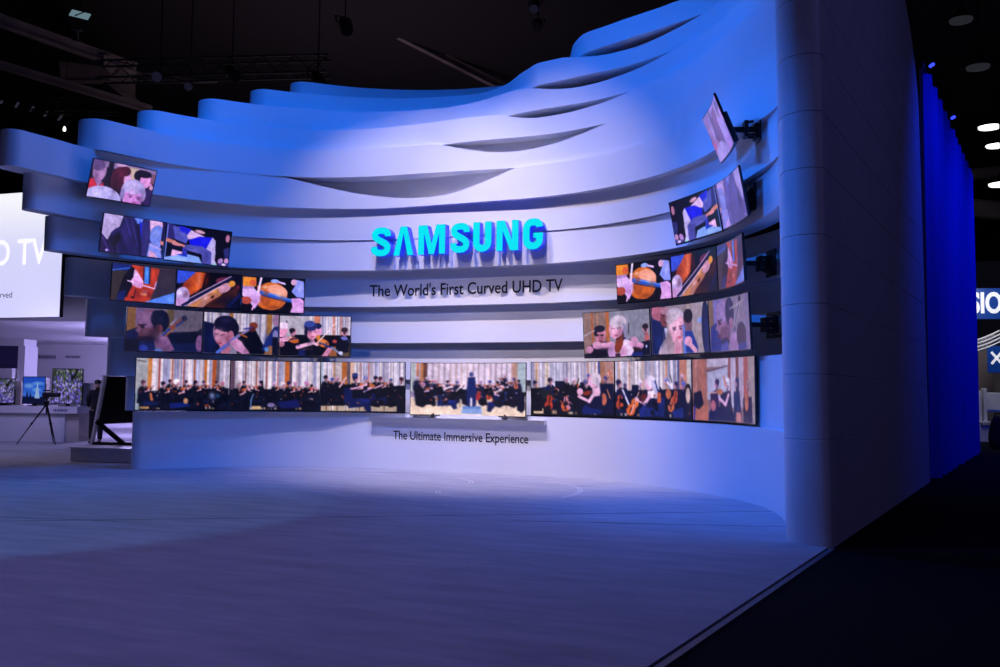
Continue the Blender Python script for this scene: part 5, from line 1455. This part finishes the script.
def meadow(seed):
    p = Pic((70, 84, 60))
    rr = random.Random(seed)
    for _ in range(420):
        u, v = rr.uniform(0, 160), rr.uniform(0, 90)
        t = v / 90 + abs(u - 80) / 200
        c = rr.choice(((150, 140, 220), (120, 108, 200), (176, 170, 235), (96, 90, 180))) if rr.random() < .35 + .7 * v / 90 else rr.choice(((80, 110, 60), (110, 140, 80), (60, 80, 70), (150, 170, 120)))
        p.ell(u, v, rr.uniform(2, 6), rr.uniform(2, 5), c)
    p.line(112, 22, 134, 2, 8, (20, 24, 30)).ell(108, 22, 10, 6, (20, 22, 30))
    for _ in range(14):
        p.ell(rr.uniform(10, 150), rr.uniform(4, 86), 2.5, 2.5, (210, 205, 240))
    return p
def iceberg():
    p = Pic((40, 110, 214))
    p.rect(0, 0, 160, 90, (30, 100, 214), (90, 160, 240))
    for u, v, ru, rv in ((40, 30, 34, 8), (100, 44, 30, 7), (110, 22, 40, 6)):
        p.ell(u, v, ru, rv, (120, 180, 245), 0, 6)
    p.rect(0, 68, 160, 90, (14, 30, 80)).poly([(20, 70), (30, 46), (40, 70)], (20, 40, 110), 1).poly([(44, 72), (56, 52), (64, 72)], (20, 40, 110), 1).poly([(86, 74), (104, 20), (126, 74)], (170, 206, 245), 3)
    return p
def flat_screen(px0, px1, py0, py1, d, pic, label):
    w = (px1 - px0) * d / FPX
    h = (py1 - py0) * d / FPX
    p = at((px0 + px1) / 2, py1, d)
    root = empty('counter_television', (p.x, p.y, 1.0225))
    root.rotation_euler = (0, 0, YAW)
    tag(root, label, 'television', 'lit screens on the display counter')
    z0 = max(.05, p.z - 1.0225)
    MB().box((0, .02, z0 + h / 2), (w, .05, h), bev=.006).build('casing', M['black'], root)
    g = pic.nodes()
    ny, nx = g.shape[:2]
    U, V = np.linspace(-w / 2 + .02, w / 2 - .02, nx), np.linspace(z0 + h - .02, z0 + .03, ny)
    verts = np.zeros((ny, nx, 3))
    verts[..., 0], verts[..., 1], verts[..., 2] = U[None, :], -.008, V[:, None]
    idx = np.arange(nx * ny).reshape(ny, nx)
    faces = np.stack([idx[:-1, :-1], idx[1:, :-1], idx[1:, 1:], idx[:-1, 1:]], -1).reshape(-1, 4)
    me = bpy.data.meshes.new('screen')
    me.from_pydata(verts.reshape(-1, 3).tolist(), [], faces.tolist())
    ca = me.color_attributes.new('picture', 'FLOAT_COLOR', 'POINT')
    ca.data.foreach_set('color', np.concatenate([g.reshape(-1, 3), np.ones((nx * ny, 1))], 1).astype(np.float32).ravel())
    me.materials.append(M['screen_dim'])
    o = bpy.data.objects.new('screen', me)
    COL.objects.link(o)
    o.parent = root
    MB().box((0, .06, .012), (w * .5, .22, .024), bev=.005).box((0, .07, z0 / 2 + .02), (.10, .05, z0 + .04)).build('stand', M['black_metal'], root)
M['screen_dim'] = screen_material('dim_screen', 0.62)
flat_screen(-9, 14.5, 379, 404.5, 25.3, meadow(1), 'smallest lit television on the counter, violet meadow picture, partly out of view')
flat_screen(22, 45, 376.5, 404, 25.3, iceberg(), 'lit television on the counter with a blue sky and ice picture')
flat_screen(51, 82, 370, 406, 25.3, meadow(5), 'largest lit television on the counter, violet and green meadow picture')

# tripod with a camera in front of the counter
tp = empty('camera_tripod', at(45, 444, 24.2))
tp.location.z = .0225
tp.rotation_euler = (0, 0, YAW)
tag(tp, 'black tripod with a video camera standing on the carpet before the counter', 'tripod')
for i, (fx, fy) in enumerate(((-.70, -.12), (.06, .34), (.36, -.16))):
    lg = MB().tube([(0, 0, 1.08), (fx * .5, fy * .5, .55), (fx, fy, .0)], [.022, .018, .012], 8)
    lg.tube([(fx * .48, fy * .48, .575), (fx * .52, fy * .52, .525)], [.028, .028], 8)
    lg.build('leg', M['black_metal'], tp)
MB().tube([(0, 0, .80), (0, 0, 1.22)], [.02, .025], 8).box((0, 0, 1.10), (.11, .10, .12), bev=.02).build('centre_column', M['black_metal'], tp)
cmb = MB().box((.06, 0, 1.33), (.34, .13, .13), bev=.025).tube([(.22, 0, 1.33), (.34, 0, 1.33)], [.055, .065], 12).box((-.02, 0, 1.44), (.18, .04, .035), bev=.01).box((-.02, 0, 1.24), (.12, .10, .05))
cmb.build('camera_body', M['black'], tp)
MB().tube([(-.05, .02, 1.22), (-.38, -.05, 1.06)], .012, 8).build('pan_handle', M['black_metal'], tp)

# low plinth and the big tilted display seen from behind
def flo(px, py):
    d = (_f + _r * ((px - 500) / FPX) + _u * ((333.5 - py) / FPX))
    return CAM + d * (-CAM.z / d.z)
c0, c1 = flo(70, 462.5), flo(129, 464.5)
pv = (c1 - c0)
pl = MB()
ang = math.atan2(pv.y, pv.x)
pr = empty('low_plinth', ((c0.x + c1.x) / 2, (c0.y + c1.y) / 2, .0225), ang)
tag(pr, 'low grey plinth at the free end of the wall, carrying a tilted display', 'plinth')
Wp = pv.length
MB().box((0.15, .95, .145), (Wp + .3, 1.9, .27), bev=.008).build('box', M['panel'], pr)
MB().box((0.15, .95, .290), (Wp + .34, 1.94, .022), bev=.004).build('top', M['white'], pr)

ds = empty('tilted_display', (0, 0, 0))
tag(ds, 'large black tilted display on a slanting frame, seen from behind on the plinth', 'display')
zt = .325
def on_plinth(px, py, d):
    return at(px, py, d)
D0 = 19.6
f0 = at(92, 447.5, D0); f0.z = zt
t0 = at(105, 375.5, D0)
f1 = at(128, 447, D0 + 1.2); f1.z = zt
t1_ = at(141, 375.5, D0 + 1.2)
ds.location = f0
def L(p): return Vector(p) - f0
side = MB()
side.bar(L(f0) + Vector((0, 0, .03)), L(t0), .075, .06)
o = side.build('side_frame', M['white'], ds)
tag(o, 'pale metal edge of the display')
bx = MB()
e = (f1 - f0)
up0 = (t0 - f0)
A, B = L(f0) + up0 * .30, L(f0) + up0 * .995
nrm = e.cross(up0).normalized() * .05
off = e.normalized() * .04
bx.add([A + off, A + e, B + e, B + off, A + nrm + off, A + e + nrm, B + e + nrm, B + off + nrm], [(0, 1, 2, 3), (7, 6, 5, 4), (0, 4, 5, 1), (1, 5, 6, 2), (2, 6, 7, 3), (3, 7, 4, 0)])
bx.build('back_panel', M['black'], ds)
ft = MB()
g1 = at(134, 444.5, D0); g1.z = zt
ft.bar(L(f0) + Vector((0, 0, .03)), L(g1) + Vector((0, 0, .03)), .06)
ft.build('foot_bar', M['black_metal'], ds)
rs = MB()
h1 = at(122.5, 446.5, D0); h1.z = zt
rs.bar(L(f0) + up0 * .34, L(h1) + Vector((0, 0, .04)), .085)
rs.build('rear_strut', M['black_metal'], ds)

# a dark-clothed visitor behind the tilted display
def skin_body(name, joints, bones, material, parent, lvl=2):
    me = bpy.data.meshes.new(name)
    me.from_pydata([j[0] for j in joints], bones, [])
    o = bpy.data.objects.new(name, me)
    COL.objects.link(o)
    sk = o.modifiers.new('skin', 'SKIN')
    for i, j in enumerate(joints):
        r = j[1]
        me.skin_vertices[0].data[i].radius = r if isinstance(r, tuple) else (r, r)
    me.skin_vertices[0].data[0].use_root = True
    ss = o.modifiers.new('sub', 'SUBSURF')
    ss.levels = ss.render_levels = lvl
    dg = bpy.context.evaluated_depsgraph_get()
    m2 = bpy.data.meshes.new_from_object(o.evaluated_get(dg))
    m2.polygons.foreach_set('use_smooth', [True] * len(m2.polygons))
    m2.materials.clear()
    m2.materials.append(material)
    o.modifiers.clear()
    o.data = m2
    o.parent = parent
    return o
pe = empty('person', flo(95.5, 444.5) + Vector((0, 0, .0225)))
pe.rotation_euler = (0, 0, YAW + .6)
tag(pe, 'person in dark jacket and trousers standing with back to us behind the tilted display', 'person')
J = [((0, 0, .93), (.15, .11)), ((0, 0, 1.0225), (.145, .105)), ((0, 0, 1.34), (.17, .115)), ((0, .01, 1.46), (.075, .07)), ((0, .02, 1.55), (.055, .055)),
     ((0, .04, 1.63), (.085, .095)), ((0, .04, 1.71), (.075, .085)),
     ((.17, 0, 1.40), .062), ((.23, .02, 1.16), .05), ((.18, .20, 1.02), .04), ((.14, .27, 1.00), .036),
     ((-.17, 0, 1.40), .062), ((-.22, .02, 1.16), .05), ((-.17, .20, 1.02), .04), ((-.13, .27, 1.00), .036),
     ((.09, 0, .86), .095), ((.10, .02, .48), .065), ((.10, -.02, .10), .045), ((.10, .12, .045), .04),
     ((-.09, 0, .86), .095), ((-.11, .02, .48), .065), ((-.12, -.02, .10), .045), ((-.12, .12, .045), .04)]
E_ = [(0, 1), (1, 2), (2, 3), (3, 4), (4, 5), (5, 6), (2, 7), (7, 8), (8, 9), (9, 10), (2, 11), (11, 12), (12, 13), (13, 14), (0, 15), (15, 16), (16, 17), (17, 18), (0, 19), (19, 20), (20, 21), (21, 22)]
skin_body('body', J, E_, M['skin'], pe)
Jc = [((0, 0, .80), (.19, .135)), ((0, 0, 1.0225), (.175, .13)), ((0, 0, 1.34), (.195, .135)), ((0, .01, 1.45), (.10, .09)), ((.18, 0, 1.40), .085), ((.24, .02, 1.16), .068), ((.18, .19, 1.03), .055), ((-.18, 0, 1.40), .085), ((-.23, .02, 1.16), .068), ((-.17, .19, 1.03), .055)]
skin_body('jacket', Jc, [(0, 1), (1, 2), (2, 3), (2, 4), (4, 5), (5, 6), (2, 7), (7, 8), (8, 9)], M['cloth_black'], pe)
Jt = [((0, 0, .92), (.165, .125)), ((.09, 0, .84), .115), ((.10, .02, .48), .085), ((.10, -.01, .09), .068), ((-.09, 0, .84), .115), ((-.11, .02, .48), .085), ((-.12, -.01, .09), .068)]
skin_body('trousers', Jt, [(0, 1), (1, 2), (2, 3), (0, 4), (4, 5), (5, 6)], M['cloth_black'], pe)
Jh = [((0, .015, 1.62), (.10, .10)), ((0, .02, 1.70), (.098, .105)), ((0, .03, 1.76), (.07, .08))]
skin_body('hair', Jh, [(0, 1), (1, 2)], M['hair'], pe)
for s in (.10, -.12):
    MB().box((s, .06, .04), (.09, .27, .075), bev=.03).build('shoe', M['black'], pe)

# ------------------------------------------------------------------ the neighbouring booth beyond the curtain
fs_ = empty('fascia_sign', at(990, 303, 34))
fs_.rotation_euler = (0, 0, YAW - .15)
tag(fs_, 'blue fascia with white block letters SIO showing beyond the curtain', 'sign')
vs, fs = [], []
for i in range(25):
    x = -2.2 + 4.4 * i / 24
    y = .10 * x * x
    vs += [(x, y, -.60), (x, y, .56), (x, y + .2, .56), (x, y + .2, -.60)]
for i in range(24):
    for j in range(4):
        fs.append((4 * i + j, 4 * i + (j + 1) % 4, 4 * i + 4 + (j + 1) % 4, 4 * i + 4 + j))
fs += [(3, 2, 1, 0), (96, 97, 98, 99)]
MB().add(vs, fs, True).build('fascia_board', M['booth_blue'], fs_)
v, f = text_points('CASIO', 1.0, .028)
cap = text_points('T')[0][:, 1].max()
k = .74 / cap
x = (v[:, 0] - v[:, 0].max()) * k * .68 + .42
vs = [(a, .10 * a * a - .03, -.36 + b * k) for a, b in zip(x, v[:, 1])]
vs2 = [(a, .10 * a * a - .001, -.36 + b * k) for a, b in zip(x, v[:, 1])]
n = len(vs)
mb = MB()
mb.add(vs, f)
mb.add(vs2, f)
mb.build('block_letter', M['sign_white'], fs_)

bw = MB()
p, q = at(962, 440, 36), at(1030, 440, 36)
bw.add([(p.x, p.y, 0), (q.x, q.y, 0), (q.x, q.y, 3.9), (p.x, p.y, 3.9)], [(0, 1, 2, 3)])
o = bw.build('wall_booth', mat('booth_panel', (.22, .19, .19, 1), .6))
tag(o, kind='structure')
pil = MB().box((0, 0, 1.9), (.55, .35, 3.8), bev=.01).build('booth_pillar', mat('booth_grey', (.16, .13, .13, 1), .6), loc=(at(985, 440, 34.5).x, at(985, 440, 34.5).y, 0))
pil.rotation_euler = (0, 0, YAW)
tag(pil, 'grey square pillar under the blue fascia', 'pillar')
cn = empty('slatted_canopy', at(984, 345, 32.5))
cn.rotation_euler = (0, 0, YAW)
tag(cn, 'white curved slatted canopy sweeping out under the blue fascia', 'canopy')
for k in range(4):
    pts = [(-.75 + .11 * j, -.2 + .07 * k, -.28 + .12 * k + .44 * (j / 12.0) ** 1.6) for j in range(13)]
    MB().tube(pts, .038, 6).build('slat', M['booth_white'], cn)
MB().bar((-.6, .1, -.05), (.45, .12, .38), .03).build('rib', M['booth_white'], cn)
em = empty('round_emblem', at(996, 358, 33.5))
em.rotation_euler = (0, 0, YAW)
tag(em, 'dark blue panel with a pale crossed emblem on the booth wall', 'emblem')
MB().box((.12, .03, -.05), (.85, .05, 1.0), bev=.02).build('board', M['booth_blue'], em)
xm = MB()
xm.bar((-.17, 0, -.22), (.22, 0, .22), .09, .02, (0, 1, 0)).bar((-.17, 0, .22), (.22, 0, -.22), .09, .02, (0, 1, 0))
xm.build('cross', M['sign_white'], em)
bc = empty('booth_counter', at(988, 425, 32.0))
bc.rotation_euler = (0, 0, YAW)
bc.location.z = 0
tag(bc, 'white stepped counter standing beyond the curtain under the slatted canopy', 'counter')
MB().box((.25, 0, .30), (1.5, .7, .60), bev=.01).build('base', M['booth_white'], bc)
MB().box((.38, .1, 1.42), (1.3, .08, .62), bev=.02).build('back_board', M['booth_white'], bc)
MB().box((.38, .02, 1.08), (1.3, .05, .05)).build('blue_strip', M['booth_blue'], bc)
MB().box((-.36, -.02, 1.02), (.14, .3, 1.56), bev=.02).build('end_post', M['booth_white'], bc)
MB().box((-.15, -.05, 1.0), (.12, .2, 1.75), bev=.02).build('end_post', M['booth_white'], bc)
MB().box((.25, -.30, .68), (1.4, .25, .06), bev=.01).build('ledge', M['booth_white'], bc)
bag = empty('dark_bag', at(999, 440, 27.5))
bag.location.z = .0
bag.rotation_euler = (0, 0, YAW)
tag(bag, 'dark bulky bag on the floor at the picture edge beyond the curtain', 'bag')
bm_ = bmesh.new()
bmesh.ops.create_icosphere(bm_, subdivisions=3, radius=.5)
for vv in bm_.verts:
    vv.co.z = max(-.42, vv.co.z) * 1.1
    vv.co.x *= .62 * (1 - .22 * vv.co.z)
    vv.co.y *= .45
    vv.co += vv.normal * .02 * math.sin(9 * vv.co.x + 7 * vv.co.z)
me = bpy.data.meshes.new('bag_body')
bm_.to_mesh(me)
bm_.free()
me.polygons.foreach_set('use_smooth', [True] * len(me.polygons))
me.materials.append(M['cloth_black'])
ob = bpy.data.objects.new('bag_body', me)
ob.location = (0, 0, .465)
COL.objects.link(ob)
ob.parent = bag
MB().tube([(-.14, 0, .95), (-.10, 0, 1.08), (.10, 0, 1.08), (.14, 0, .95)], .018, 8).build('carry_handle', M['cloth_black'], bag)
